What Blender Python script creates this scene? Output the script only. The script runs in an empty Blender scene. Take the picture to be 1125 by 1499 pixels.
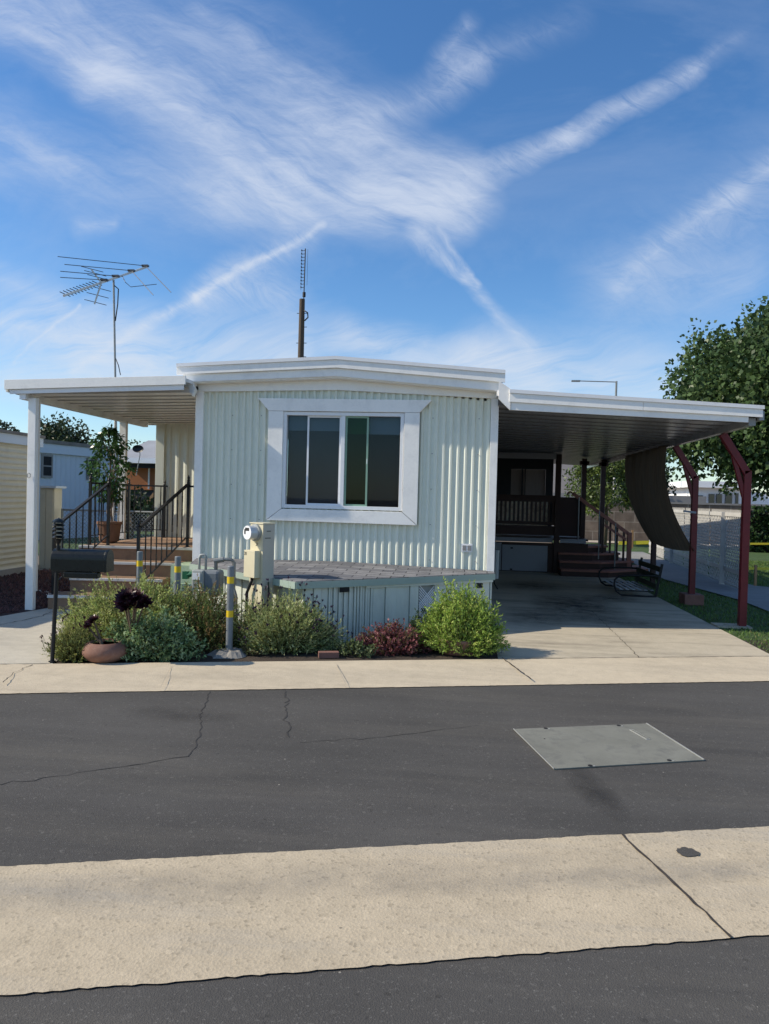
import bpy, math, random
import numpy as np
random.seed(7); RNG = np.random.default_rng(11)
R = math.radians
scn = bpy.context.scene
COL = scn.collection
W = {}          # world origin of every empty / object used as a parent

# ------------------------------------------------------------------ materials
def new_mat(name):
    m = bpy.data.materials.new(name); m.use_nodes = True
    nt = m.node_tree
    for n in list(nt.nodes): nt.nodes.remove(n)
    out = nt.nodes.new('ShaderNodeOutputMaterial')
    b = nt.nodes.new('ShaderNodeBsdfPrincipled')
    nt.links.new(b.outputs[0], out.inputs[0])
    return m, nt, b, out

class NB:
    """tiny node helper"""
    def __init__(s, nt): s.nt = nt
    def n(s, t, **kw):
        x = s.nt.nodes.new(t)
        for k, v in kw.items(): setattr(x, k, v)
        return x
    def l(s, a, b): s.nt.links.new(a, b)
    def setin(s, sock, v):
        if isinstance(v, bpy.types.NodeSocket): s.l(v, sock)
        else: sock.default_value = v
    def m(s, op, a, b=0.0, c=None, clamp=False):
        x = s.n('ShaderNodeMath', operation=op, use_clamp=clamp)
        s.setin(x.inputs[0], a); s.setin(x.inputs[1], b)
        if c is not None: s.setin(x.inputs[2], c)
        return x.outputs[0]
    def coord(s, out='Object', scale=(1, 1, 1), rot=(0, 0, 0)):
        t = s.n('ShaderNodeTexCoord'); mp = s.n('ShaderNodeMapping')
        mp.inputs['Scale'].default_value = scale; mp.inputs['Rotation'].default_value = rot
        s.l(t.outputs[out], mp.inputs[0]); return mp.outputs[0]
    def noise(s, vec, scale, detail=3, rough=.55, dist=0):
        x = s.n('ShaderNodeTexNoise'); x.inputs['Scale'].default_value = scale
        x.inputs['Detail'].default_value = detail; x.inputs['Roughness'].default_value = rough
        x.inputs['Distortion'].default_value = dist
        s.l(vec, x.inputs['Vector']); return x.outputs[0]
    def voro(s, vec, scale, feature='F1'):
        x = s.n('ShaderNodeTexVoronoi', feature=feature); x.inputs['Scale'].default_value = scale
        s.l(vec, x.inputs['Vector']); return x
    def ramp(s, f, stops):
        x = s.n('ShaderNodeValToRGB'); e = x.color_ramp.elements
        while len(e) < len(stops): e.new(.5)
        for i, (p, c) in enumerate(stops):
            e[i].position = p; e[i].color = (c if len(c) == 4 else (*c, 1)) if isinstance(c, tuple) else (c, c, c, 1)
        s.l(f, x.inputs[0]); return x.outputs[0]
    def mix(s, f, a, b, mode='MIX'):
        x = s.n('ShaderNodeMix', data_type='RGBA', blend_type=mode)
        s.setin(x.inputs[0], f)
        for i, v in ((6, a), (7, b)):
            if isinstance(v, tuple): v = (*v, 1) if len(v) == 3 else v
            s.setin(x.inputs[i], v)
        return x.outputs[2]
    def bump(s, h, strength=.3, dist=.01, prev=None):
        x = s.n('ShaderNodeBump'); x.inputs['Strength'].default_value = strength
        x.inputs['Distance'].default_value = dist; s.l(h, x.inputs['Height'])
        if prev is not None: s.l(prev, x.inputs['Normal'])
        return x.outputs[0]

def sc(c, k): return tuple(max(0, min(1, v * k)) for v in c)

def mat(name, col, rough=.6, var=.12, big=1.2, fine=30, bump=.15, metal=0, stretch=(1, 1, 1), dirt=None, dirt_amt=.35, spec=.4, bdist=.004):
    m, nt, b, o = new_mat(name); k = NB(nt); v = k.coord(scale=stretch)
    a = k.noise(v, big, 4, .6); f = k.noise(v, fine, 4, .65)
    t = k.m('ADD', k.m('MULTIPLY', a, .65), k.m('MULTIPLY', f, .35))
    c = k.ramp(t, [(.3, sc(col, 1 - var * 1.5)), (.5, col), (.7, sc(col, 1 + var))])
    if dirt:
        d = k.noise(v, big * 2.3, 6, .7, .4)
        df = k.ramp(d, [(.5, 0.0), (.68, dirt_amt)])
        c = k.mix(df, c, dirt)
    k.l(c, b.inputs['Base Color']); b.inputs['Roughness'].default_value = rough
    b.inputs['Metallic'].default_value = metal; b.inputs['Specular IOR Level'].default_value = spec
    k.l(k.ramp(f, [(.3, sc((rough,) * 3, .85)), (.7, sc((rough,) * 3, 1.15))]), b.inputs['Roughness'])
    if bump: k.l(k.bump(f, bump, bdist), b.inputs['Normal'])
    return m

def rib_shade_mat(name, col, rough, p, off, dark):
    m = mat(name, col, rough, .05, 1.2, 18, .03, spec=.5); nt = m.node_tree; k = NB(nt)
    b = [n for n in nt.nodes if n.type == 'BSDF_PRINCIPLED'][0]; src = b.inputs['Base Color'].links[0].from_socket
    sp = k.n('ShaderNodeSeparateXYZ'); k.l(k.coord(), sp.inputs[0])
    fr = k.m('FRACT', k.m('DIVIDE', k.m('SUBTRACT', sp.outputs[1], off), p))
    k.l(k.mix(1.0, src, k.ramp(fr, [(0.0, dark), (.30, dark), (.36, 1.0), (.90, .93), (.97, dark * .7)]), 'MULTIPLY'), b.inputs['Base Color'])  # dark stripes paint the shade of the rib grooves into the colour
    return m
def leaf_mat(name, trans=.25, rough=.5):
    m, nt, b, o = new_mat(name); k = NB(nt)
    at = k.n('ShaderNodeAttribute', attribute_name='Col')
    k.l(at.outputs['Color'], b.inputs['Base Color']); b.inputs['Roughness'].default_value = rough
    b.inputs['Specular IOR Level'].default_value = .3
    tr = k.n('ShaderNodeBsdfTranslucent'); k.l(at.outputs['Color'], tr.inputs[0])
    mx = k.n('ShaderNodeMixShader'); mx.inputs[0].default_value = trans
    k.l(b.outputs[0], mx.inputs[1]); k.l(tr.outputs[0], mx.inputs[2]); k.l(mx.outputs[0], o.inputs[0])
    return m

def asphalt(name, base):
    m, nt, b, o = new_mat(name); k = NB(nt); v = k.coord()
    vr = k.coord(scale=(.25, 1.6, 1), rot=(0, 0, -R(15.7)))
    big = k.noise(v, .55, 5, .6); streak = k.noise(vr, 1.6, 5, .6); fine = k.noise(v, 210, 3, .75); pv = k.voro(v, 190)
    t = k.m('ADD', k.m('ADD', k.m('MULTIPLY', big, .4), k.m('MULTIPLY', streak, .35)), k.m('MULTIPLY', fine, .25))
    c = k.ramp(t, [(.36, sc(base, .72)), (.5, base), (.66, sc(base, 1.33))])
    sp = k.ramp(pv.outputs['Color'], [(.80, 0.0), (.97, 1.0)])
    c = k.mix(k.m('MULTIPLY', sp, .5), c, (.22, .21, .19))
    p4 = k.voro(v, 70); c = k.mix(k.m('MULTIPLY', k.ramp(p4.outputs['Color'], [(.86, 0.0), (.97, 1.0)]), .35), c, (.20, .19, .17))
    c = k.mix(k.m('MULTIPLY', k.ramp(p4.outputs['Color'], [(.03, 1.0), (.14, 0.0)]), .5), c, sc(base, .45))
    dust = k.ramp(k.noise(vr, .9, 6, .72), [(.48, 0.0), (.72, .42)])
    c = k.mix(dust, c, (.15, .137, .115))
    vd = k.voro(v, 5.5); chip = k.m('LESS_THAN', vd.outputs['Distance'], .028)
    c = k.mix(chip, c, (.3, .28, .24))
    k.l(c, b.inputs['Base Color']); b.inputs['Roughness'].default_value = .85; b.inputs['Specular IOR Level'].default_value = .25
    h = k.m('ADD', k.m('MULTIPLY', fine, .6), pv.outputs['Distance'])
    k.l(k.bump(h, .45, .003), b.inputs['Normal'])
    return m

def concrete(name, base, stain=(.12, .11, .1), speck=.5, stain_amt=.3, road_dir=True, pit=.2, sscale=1.0):
    m, nt, b, o = new_mat(name); k = NB(nt); v = k.coord()
    vr = k.coord(scale=(.3, 2.0, 1), rot=(0, 0, -R(15.7) if road_dir else 0))
    big = k.noise(v, .8 * sscale, 5, .65); fine = k.noise(v, 120, 3, .7); mid = k.noise(v, 9, 5, .6)
    t = k.m('ADD', k.m('ADD', k.m('MULTIPLY', big, .4), k.m('MULTIPLY', mid, .3)), k.m('MULTIPLY', fine, .3))
    c = k.ramp(t, [(.33, sc(base, .78)), (.5, base), (.68, sc(base, 1.16))])
    st = k.ramp(k.noise(vr, 1.1, 6, .7), [(.5, 0.0), (.72, stain_amt)])
    c = k.mix(st, c, stain)
    pv = k.voro(v, 80); sp = k.m('MULTIPLY', k.ramp(pv.outputs['Color'], [(.72, 0.0), (.95, 1.0)]), speck)
    c = k.mix(sp, c, sc(base, .55))
    p2 = k.voro(v, 48); sp2 = k.m('MULTIPLY', k.ramp(p2.outputs['Color'], [(.82, 0.0), (.97, 1.0)]), speck * .7)
    c = k.mix(sp2, c, sc(base, 1.35))
    p3 = k.voro(v, 5); c = k.mix(k.m('MULTIPLY', k.m('LESS_THAN', p3.outputs['Distance'], .03), .6), c, (.08, .075, .07))
    k.l(c, b.inputs['Base Color']); b.inputs['Roughness'].default_value = .88; b.inputs['Specular IOR Level'].default_value = .2
    h = k.m('ADD', fine, k.m('MULTIPLY', pv.outputs['Distance'], pit * 3))
    k.l(k.bump(h, .45, .004), b.inputs['Normal'])
    return m

M = {}
M['siding'] = mat('mint siding', (.78, .80, .68), .5, .06, .9, 14, .05, stretch=(1, 1, .35), dirt=(.50, .52, .44), dirt_amt=.32)
M['white'] = mat('white painted wood', (.92, .90, .85), .5, .05, 2.0, 45, .25, stretch=(1, 1, 1), dirt=(.5, .5, .5), dirt_amt=.22)
M['whiteal'] = mat('white aluminium', (.82, .82, .82), .4, .04, 1.2, 18, .03, dirt=(.48, .46, .42), dirt_amt=.25)
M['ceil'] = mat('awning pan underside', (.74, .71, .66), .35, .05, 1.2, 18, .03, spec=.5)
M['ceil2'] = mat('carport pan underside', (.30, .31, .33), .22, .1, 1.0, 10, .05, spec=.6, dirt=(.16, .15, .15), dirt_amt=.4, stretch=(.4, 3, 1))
M['vinyl'] = mat('vinyl window frame', (.80, .81, .82), .3, .03, 2, 20, 0)
M['greenvinyl'] = mat('green tinted sash', (.25, .40, .30), .3, .03, 2, 20, 0)
M['skirt'] = mat('pale green skirting', (.64, .675, .59), .55, .07, 1.5, 20, .12, stretch=(1, 1, .4), dirt=(.35, .36, .32), dirt_amt=.3)
M['skirtgreen'] = mat('grey green fascia', (.34, .42, .36), .5, .08, 2, 30, .1)
M['greenwall'] = mat('fresh green painted cheek', (.42, .54, .38), .6, .08, 2, 20, .1)
M['dark'] = mat('dark opening', (.012, .012, .014), .8, .1, 2, 20, 0)
M['iron'] = mat('black wrought iron', (.008, .009, .011), .5, .15, 3, 40, .1)
M['mailbox'] = mat('black mailbox enamel', (.006, .009, .009), .3, .2, 3, 30, .03, spec=.35)
M['deck'] = mat('dark stained deck wood', (.040, .015, .012), .55, .2, 2, 30, .15, stretch=(1, 1, 3))
M['step'] = mat('redwood steps', (.30, .125, .09), .7, .25, 2.5, 25, .2, dirt=(.1, .08, .07))
M['redpost'] = mat('oxblood painted steel', (.14, .014, .020), .38, .15, 2, 25, .08, dirt=(.05, .01, .01), dirt_amt=.4)
M['carpet'] = mat('brown porch carpet', (.30, .19, .12), .95, .2, 2, 160, .5, dirt=(.16, .1, .07))
M['nosing'] = mat('white step nosing', (.66, .64, .60), .5, .08, 3, 40, .1)
M['bollard'] = mat('grey painted bollard', (.19, .21, .225), .5, .1, 3, 30, .08, dirt=(.10, .10, .09))
M['yellow'] = mat('yellow band', (.72, .50, .02), .5, .06, 3, 30, .05)
M['cream'] = mat('cream enamel', (.66, .60, .42), .4, .04, 2, 20, .03)
M['creamshade'] = mat('cream metal with side shade', (.50, .46, .38), .45, .06, 2, 20, .03)  # darker copy of the cream, with the side's shade in its colour
M['glassgrey'] = mat('meter glass', (.55, .56, .55), .12, .04, 3, 20, 0, spec=.8)
M['metergrey'] = mat('gas meter grey', (.36, .38, .36), .5, .1, 3, 40, .12, dirt=(.2, .19, .17))
M['pipe'] = mat('galvanised pipe', (.25, .26, .25), .45, .12, 3, 40, .1, metal=.3)
M['terracotta'] = mat('terracotta', (.21, .105, .075), .8, .14, 4, 40, .2, dirt=(.36, .24, .18))
M['soilpot'] = mat('potting soil', (.035, .022, .015), .95, .3, 8, 60, .6)
M['ficuspot'] = mat('ribbed clay pot', (.22, .115, .07), .8, .15, 4, 40, .2)
M['ficusgreen'] = leaf_mat('ficus leaves', .2, .3)
M['leaf'] = leaf_mat('shrub leaves', .3)
M['treeleaf'] = leaf_mat('tree leaves', .25, .42)
M['succ'] = leaf_mat('succulent leaves', .1, .35)
M['bark'] = mat('bark', (.13, .095, .065), .95, .3, 4, 30, .8, stretch=(1, 1, .3), bdist=.03)
M['barklight'] = mat('pale bark', (.30, .22, .16), .95, .25, 4, 30, .8, stretch=(1, 1, .3), bdist=.03)
M['oldpole'] = mat('weathered pole wood', (.10, .075, .055), .95, .25, 1, 10, .4, stretch=(1, 1, .1))
M['alu'] = mat('antenna aluminium', (.50, .50, .47), .4, .08, 3, 30, .03, metal=.4)
M['aludark'] = mat('antenna rod', (.055, .065, .08), .5, .08, 3, 30, .03)
M['tan'] = mat('tan aluminium lap siding', (.60, .545, .42), .45, .06, 1, 14, .04, dirt=(.40, .34, .24), dirt_amt=.3)
M['bluewhite'] = mat('blue white siding', (.52, .58, .66), .45, .05, 1, 14, .04)
M['oldroof'] = mat('grey shingle edge', (.20, .18, .16), .9, .25, 3, 40, .5)
M['orange'] = mat('orange stucco', (.36, .14, .06), .9, .08, 1.5, 20, .2)
M['greyroof'] = mat('pale grey roofing', (.30, .31, .33), .9, .12, 1, 25, .3)
M['beige'] = mat('beige stucco', (.42, .37, .34), .9, .06, 1.0, 20, .2)
M['bldwhite'] = mat('white stucco', (.88, .88, .88), .8, .04, 1, 20, .1)
M['winglass'] = mat('dark window glass', (.02, .03, .035), .08, .1, 1, 10, 0, spec=.8)
M['lattice'] = mat('white lattice vinyl', (.54, .53, .50), .5, .08, 2, 20, .05, dirt=(.3, .3, .28))
M['blockcap'] = mat('block cap', (.27, .26, .25), .9, .1, 2, 30, .3)
M['pans'] = rib_shade_mat('awning pan underside rib shade', (.86, .85, .84), .35, (12.1 - 8.35 - .08) / 12, 8.41 - 8.5, .5)
M['pans2'] = rib_shade_mat('carport pan underside rib shade', (.34, .35, .37), .3, (20 - 8.5 - .08) / 28, 8.55 - 9.57, .35)
M['cloth'] = None
M['blind'] = mat('roller blind', (.30, .32, .33), .8, .04, 2, 60, .05)
M['screen'] = mat('grey insect screen', (.085, .075, .075), .7, .06, 5, 180, .2)
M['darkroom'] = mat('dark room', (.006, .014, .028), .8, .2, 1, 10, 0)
M['curtain'] = mat('screened curtain', (.30, .25, .23), .9, .12, 3, 30, .2, stretch=(6, 1, .6))
M['mesh'] = mat('dark patio screen', (.014, .018, .024), .6, .15, 2, 120, .1)
M['shadewhite'] = mat('shaded white panel', (.30, .32, .36), .6, .05, 2, 20, .05)  # white with the carport's shade put into its colour
M['steel'] = mat('cover plate', (.205, .205, .175), .85, .16, 3.5, 140, .4, dirt=(.13, .13, .12), dirt_amt=.6, spec=.12)
M['steeledge'] = mat('bright steel edge', (.55, .55, .52), .35, .05, 3, 30, .05, metal=.5)
M['crack'] = mat('crack filler', (.042, .040, .038), .9, .2, 4, 40, .2)
M['joint'] = mat('dirt in joint', (.05, .042, .035), .95, .3, 6, 60, .3)
M['kerbline'] = mat('faint score line', (.40, .35, .27), .95, .1, 6, 60, .2)
M['tape'] = mat('yellow caution tape', (.75, .62, .05), .5, .05, 2, 20, 0)
M['stake'] = mat('wood stake', (.35, .2, .1), .8, .15, 3, 30, .2)
M['brick'] = mat('red brick', (.22, .11, .085), .9, .2, 8, 60, .4)
M['ink'] = mat('black ink', (.03, .03, .03), .6, .1, 2, 20, 0)
M['greenplastic'] = mat('green plastic', (.02, .13, .06), .4, .1, 3, 20, 0)
M['bench'] = mat('dark green bench wood', (.055, .06, .035), .7, .2, 3, 30, .2)
M['slat'] = mat('pale metal slat', (.42, .43, .45), .4, .08, 3, 30, .05)
M['footing'] = mat('rough concrete footing', (.24, .225, .20), .95, .15, 6, 50, .6)

M['road'] = asphalt('asphalt', (.075, .071, .065))
M['gutter'] = concrete('gutter concrete', (.49, .41, .29), stain=(.33, .31, .27), speck=.6, stain_amt=.6, sscale=2.5)
M['kerbc'] = concrete('kerb concrete', (.55, .47, .345), stain=(.24, .21, .17), speck=.25, stain_amt=.35)
M['drive'] = concrete('driveway concrete', (.49, .43, .325), stain=(.10, .09, .075), speck=.2, stain_amt=.65, road_dir=False)  # heavy staining also carries part of the carport shade
M['walk'] = concrete('walkway concrete', (.52, .475, .385), stain=(.22, .2, .17), speck=.2, stain_amt=.3)
M['pathc'] = concrete('garden path concrete', (.25, .25, .245), speck=.2, stain_amt=.2)
M['soil'] = mat('garden soil', (.055, .040, .028), .95, .4, 3, 50, .8, bdist=.02)
M['earth'] = mat('dry earth', (.17, .13, .09), .95, .2, .3, 5, .3)
M['lawnbase'] = mat('lawn turf', (.055, .10, .028), .95, .3, 2.5, 60, .8, bdist=.02, dirt=(.12, .13, .04), dirt_amt=.4)

def block_mat():
    m, nt, b, o = new_mat('concrete block wall'); k = NB(nt)
    v = k.coord(rot=(R(90), 0, 0))
    br = k.n('ShaderNodeTexBrick'); k.l(v, br.inputs['Vector'])
    br.inputs['Scale'].default_value = 1; br.inputs['Brick Width'].default_value = .8; br.inputs['Row Height'].default_value = .4
    br.inputs['Mortar Size'].default_value = .018
    br.inputs['Color1'].default_value = (.22, .17, .135, 1); br.inputs['Color2'].default_value = (.17, .135, .11, 1); br.inputs['Mortar'].default_value = (.30, .26, .22, 1)
    n = k.noise(k.coord(), 3, 5, .6)
    c = k.mix(1.0, br.outputs[0], k.ramp(n, [(.3, .65), (.7, 1.15)]), 'MULTIPLY')
    k.l(c, b.inputs['Base Color']); b.inputs['Roughness'].default_value = .95
    return m
M['block'] = block_mat()

def shingle_mat():
    m, nt, b, o = new_mat('asphalt shingles'); k = NB(nt); v = k.coord(rot=(0, 0, 0))
    br = k.n('ShaderNodeTexBrick'); k.l(v, br.inputs['Vector'])
    br.inputs['Scale'].default_value = 1; br.inputs['Brick Width'].default_value = .26; br.inputs['Row Height'].default_value = .14
    br.inputs['Mortar Size'].default_value = .006; br.inputs['Bias'].default_value = .1
    br.inputs['Color1'].default_value = (.24, .235, .235, 1); br.inputs['Color2'].default_value = (.13, .13, .14, 1); br.inputs['Mortar'].default_value = (.035, .035, .04, 1)
    n = k.noise(v, 5, 5, .7); f = k.noise(v, 220, 2, .6)
    c = k.mix(1.0, br.outputs[0], k.ramp(n, [(.3, .7), (.7, 1.25)]), 'MULTIPLY')
    c = k.mix(1.0, c, k.ramp(f, [(.3, .75), (.7, 1.2)]), 'MULTIPLY')
    k.l(c, b.inputs['Base Color']); b.inputs['Roughness'].default_value = .9
    k.l(k.bump(br.outputs[1], .5, .01), b.inputs['Normal'])
    return m
M['shingle'] = shingle_mat()

def cloth_mat():
    m, nt, b, o = new_mat('brown shade cloth'); k = NB(nt); v = k.coord(scale=(1, 7, .25))
    n = k.noise(v, 3, 4, .6); w = k.noise(k.coord(), 220, 1, .5)
    c = k.ramp(n, [(.3, (.11, .076, .048)), (.7, (.21, .15, .10))])
    k.l(c, b.inputs['Base Color']); b.inputs['Roughness'].default_value = .9
    tr = k.n('ShaderNodeBsdfTranslucent'); tr.inputs[0].default_value = (.20, .14, .09, 1)
    tp = k.n('ShaderNodeBsdfTransparent')
    m1 = k.n('ShaderNodeMixShader'); m1.inputs[0].default_value = .18
    k.l(b.outputs[0], m1.inputs[1]); k.l(tr.outputs[0], m1.inputs[2])
    m2 = k.n('ShaderNodeMixShader'); m2.inputs[0].default_value = 0.0
    k.l(m1.outputs[0], m2.inputs[1]); k.l(tp.outputs[0], m2.inputs[2]); k.l(m2.outputs[0], o.inputs[0])
    return m
M['cloth'] = cloth_mat()

def glass_mat(name, tint, refl):
    m, nt, b, o = new_mat(name); k = NB(nt)
    tp = k.n('ShaderNodeBsdfTransparent'); tp.inputs[0].default_value = (*tint, 1)
    gl = k.n('ShaderNodeBsdfGlossy'); gl.inputs['Roughness'].default_value = .02; gl.inputs[0].default_value = (1, 1, 1, 1)
    fr = k.n('ShaderNodeFresnel'); fr.inputs[0].default_value = 1.5
    mx = k.n('ShaderNodeMixShader'); k.l(k.m('MULTIPLY', fr.outputs[0], refl, clamp=True), mx.inputs[0])
    k.l(tp.outputs[0], mx.inputs[1]); k.l(gl.outputs[0], mx.inputs[2]); k.l(mx.outputs[0], o.inputs[0])
    return m
M['glass'] = glass_mat('window glass', (.70, .78, .82), .4)
M['glassg'] = glass_mat('reflection tinted window glass', (.22, .55, .36), .5)  # green reflection put into the glass as a tint

def mesh_alpha(name, col, scale, thr):
    """woven wire / perforated look: real see-through gaps"""
    m, nt, b, o = new_mat(name); k = NB(nt); v = k.coord(rot=(0, R(45), 0), scale=(scale, scale, scale))
    sp = k.n('ShaderNodeSeparateXYZ'); k.l(v, sp.inputs[0])
    fx = k.m('FRACT', sp.outputs[0]); fz = k.m('FRACT', sp.outputs[2])
    a = k.m('MAXIMUM', k.m('LESS_THAN', fx, thr), k.m('LESS_THAN', fz, thr))
    b.inputs['Base Color'].default_value = (*col, 1)
    tp = k.n('ShaderNodeBsdfTransparent'); mx = k.n('ShaderNodeMixShader')
    k.l(a, mx.inputs[0]); k.l(tp.outputs[0], mx.inputs[1]); k.l(b.outputs[0], mx.inputs[2]); k.l(mx.outputs[0], o.inputs[0])
    return m
M['chain'] = mesh_alpha('chain link wire', (.35, .36, .37), 20, .14)

# ------------------------------------------------------------------ mesh builder
class MB:
    def __init__(s): s.v = []; s.f = []; s.c = []
    def add(s, vs, fs, col=None):
        o = len(s.v); s.v += [tuple(p) for p in vs]
        for f in fs: s.f.append(tuple(i + o for i in f)); s.c.append(col)
        return s
    def box(s, x0, x1, y0, y1, z0, z1):
        x0, x1 = sorted((x0, x1)); y0, y1 = sorted((y0, y1)); z0, z1 = sorted((z0, z1))
        return s.hexa([(x0, y0), (x1, y0), (x1, y1), (x0, y1)], z0, z1)
    def hexa(s, q, z0, z1):
        vs = [(x, y, z0) for x, y in q] + [(x, y, z1) for x, y in q]
        return s.add(vs, [(3, 2, 1, 0), (4, 5, 6, 7), (0, 1, 5, 4), (1, 2, 6, 5), (2, 3, 7, 6), (3, 0, 4, 7)])
    def prism(s, q, z0, z1):            # q ccw polygon in xy
        n = len(q); vs = [(x, y, z0) for x, y in q] + [(x, y, z1) for x, y in q]
        fs = [tuple(range(n - 1, -1, -1)), tuple(range(n, 2 * n))] + [(i, (i + 1) % n, n + (i + 1) % n, n + i) for i in range(n)]
        return s.add(vs, fs)
    def prism_y(s, q, y0, y1):          # q polygon in xz, ccw seen from -y
        n = len(q); vs = [(x, y0, z) for x, z in q] + [(x, y1, z) for x, z in q]
        fs = [tuple(range(n)), tuple(range(2 * n - 1, n - 1, -1))] + [(i, n + i, n + (i + 1) % n, (i + 1) % n) for i in range(n)]
        return s.add(vs, fs)
    def bar(s, a, b, w, h=None, up=(0, 0, 1)):   # rectangular bar
        h = h or w; a = np.array(a, float); b = np.array(b, float); d = b - a; d /= np.linalg.norm(d)
        u = np.array(up, float)
        if abs(d @ u) > .98: u = np.array((0, 1., 0))
        r = np.cross(d, u); r /= np.linalg.norm(r); u = np.cross(r, d)
        vs = [p + r * x * w / 2 + u * y * h / 2 for p in (a, b) for x, y in ((-1, -1), (1, -1), (1, 1), (-1, 1))]
        return s.add(vs, [(0, 3, 2, 1)[::-1], (4, 7, 6, 5)[::-1], (0, 1, 5, 4)[::-1], (1, 2, 6, 5)[::-1], (2, 3, 7, 6)[::-1], (3, 0, 4, 7)[::-1]])
    def tube(s, pts, r, n=8, cap=True):
        P = [np.array(p, float) for p in pts]; rs = r if isinstance(r, (list, tuple)) else [r] * len(P)
        o = len(s.v); prev = None
        for i, p in enumerate(P):
            d = (P[min(i + 1, len(P) - 1)] - P[max(i - 1, 0)]); d /= (np.linalg.norm(d) + 1e-9)
            if prev is None:
                u = np.array((0, 0, 1.)) if abs(d[2]) < .9 else np.array((1., 0, 0))
            else: u = prev
            a = np.cross(d, u); a /= np.linalg.norm(a); u = np.cross(a, d); prev = u
            for j in range(n):
                t = 2 * math.pi * j / n; s.v.append(tuple(p + rs[i] * (math.cos(t) * a + math.sin(t) * u)))
        for i in range(len(P) - 1):
            for j in range(n):
                k = (j + 1) % n; s.f.append((o + i * n + j, o + i * n + k, o + (i + 1) * n + k, o + (i + 1) * n + j)); s.c.append(None)
        if cap:
            s.f.append(tuple(o + j for j in range(n))[::-1]); s.c.append(None)
            s.f.append(tuple(o + (len(P) - 1) * n + j for j in range(n))); s.c.append(None)
        return s
    def lathe(s, prof, c, n=24, axis='z'):     # prof: (r, z)
        o = len(s.v)
        for r, z in prof:
            for j in range(n):
                t = 2 * math.pi * j / n; s.v.append((c[0] + r * math.cos(t), c[1] + r * math.sin(t), c[2] + z))
        for i in range(len(prof) - 1):
            for j in range(n):
                k = (j + 1) % n; s.f.append((o + i * n + j, o + i * n + k, o + (i + 1) * n + k, o + (i + 1) * n + j)); s.c.append(None)
        s.f.append(tuple(o + j for j in range(n))[::-1]); s.c.append(None)
        s.f.append(tuple(o + (len(prof) - 1) * n + j for j in range(n))); s.c.append(None)
        return s
    def build(s, name, m, parent=None, loc=None, smooth=False, bevel=0):
        org = W[parent.name] if parent is not None else (loc or (0, 0, 0))
        me = bpy.data.meshes.new(name)
        V = np.array(s.v, float) - np.array(org)
        me.from_pydata([tuple(p) for p in V], [], s.f); me.update()
        if any(c is not None for c in s.c):
            at = me.color_attributes.new('Col', 'FLOAT_COLOR', 'CORNER')
            arr = []
            for f, c in zip(s.f, s.c):
                c = c or (.1, .1, .1); arr += [c[0], c[1], c[2], 1.0] * len(f)
            at.data.foreach_set('color', np.array(arr, dtype=np.float32))
        me.materials.append(M[m] if isinstance(m, str) else m)
        if smooth: me.shade_smooth()
        o = bpy.data.objects.new(name, me); COL.objects.link(o)
        if parent is not None:
            o.parent = parent; W[o.name] = W[parent.name]
        else:
            o.location = org; W[o.name] = tuple(org)
        if bevel:
            md = o.modifiers.new('bevel', 'BEVEL'); md.width = bevel; md.segments = 2; md.limit_method = 'ANGLE'; md.angle_limit = R(40)
        return o

def thing(name, label, cat, loc, group=None):
    o = bpy.data.objects.new(name, None); COL.objects.link(o); o.location = loc; o.empty_display_size = .1
    W[o.name] = tuple(loc); return tag(o, label, cat, group)
def tag(o, label=None, cat=None, group=None, kind=None):
    if label: o['label'] = label
    if cat: o['category'] = cat
    if group: o['group'] = group
    if kind: o['kind'] = kind
    return o
def struct(mb, name, m, **k): return tag(mb.build(name, m, **k), kind='structure')
def box(*a): return MB().box(*a)

# ------------------------------------------------------------------ camera
cam_d = bpy.data.cameras.new('camera'); cam = bpy.data.objects.new('camera', cam_d); COL.objects.link(cam)
from mathutils import Matrix, Vector
psi, th, ro = R(6.3), R(1.09), math.atan(.026)
f0 = Vector((-math.sin(psi) * math.cos(th), math.cos(psi) * math.cos(th), -math.sin(th)))
r0 = Vector((math.cos(psi), math.sin(psi), 0)); u0 = r0.cross(f0)
rr = math.cos(ro) * r0 + math.sin(ro) * u0; uu = -math.sin(ro) * r0 + math.cos(ro) * u0
mw = Matrix((rr, uu, -f0)).transposed().to_4x4(); mw.translation = (0, 0, 1.5)
cam.matrix_world = mw
cam_d.sensor_fit = 'VERTICAL'; cam_d.sensor_height = 36; cam_d.lens = 36 * 1083 / 1499
cam_d.clip_end = 3000; cam_d.clip_start = .05
scn.camera = cam

# ------------------------------------------------------------------ world + sun
SUN_EL, SUN_AZ = 38.0, 11.0           # azimuth: degrees in front (towards -Y) of the -X direction
sd = Vector((-math.cos(R(SUN_EL)) * math.cos(R(SUN_AZ)), -math.cos(R(SUN_EL)) * math.sin(R(SUN_AZ)), math.sin(R(SUN_EL))))
sl = bpy.data.lights.new('sun', 'SUN'); sl.energy = 5.0; sl.angle = R(.53); sl.color = (1, .90, .74)
so = bpy.data.objects.new('sun', sl); COL.objects.link(so); so.rotation_euler = (-sd).to_track_quat('-Z', 'Y').to_euler(); so.location = (-20, -3, 16)

def ray(x, y):   # direction through a photograph pixel (only used to give the clouds their bearings)
    v = f0 + rr * ((x - 562.5) / 1083) - uu * ((y - 749.5) / 1083); return v.x / v.y, v.z / v.y

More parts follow.
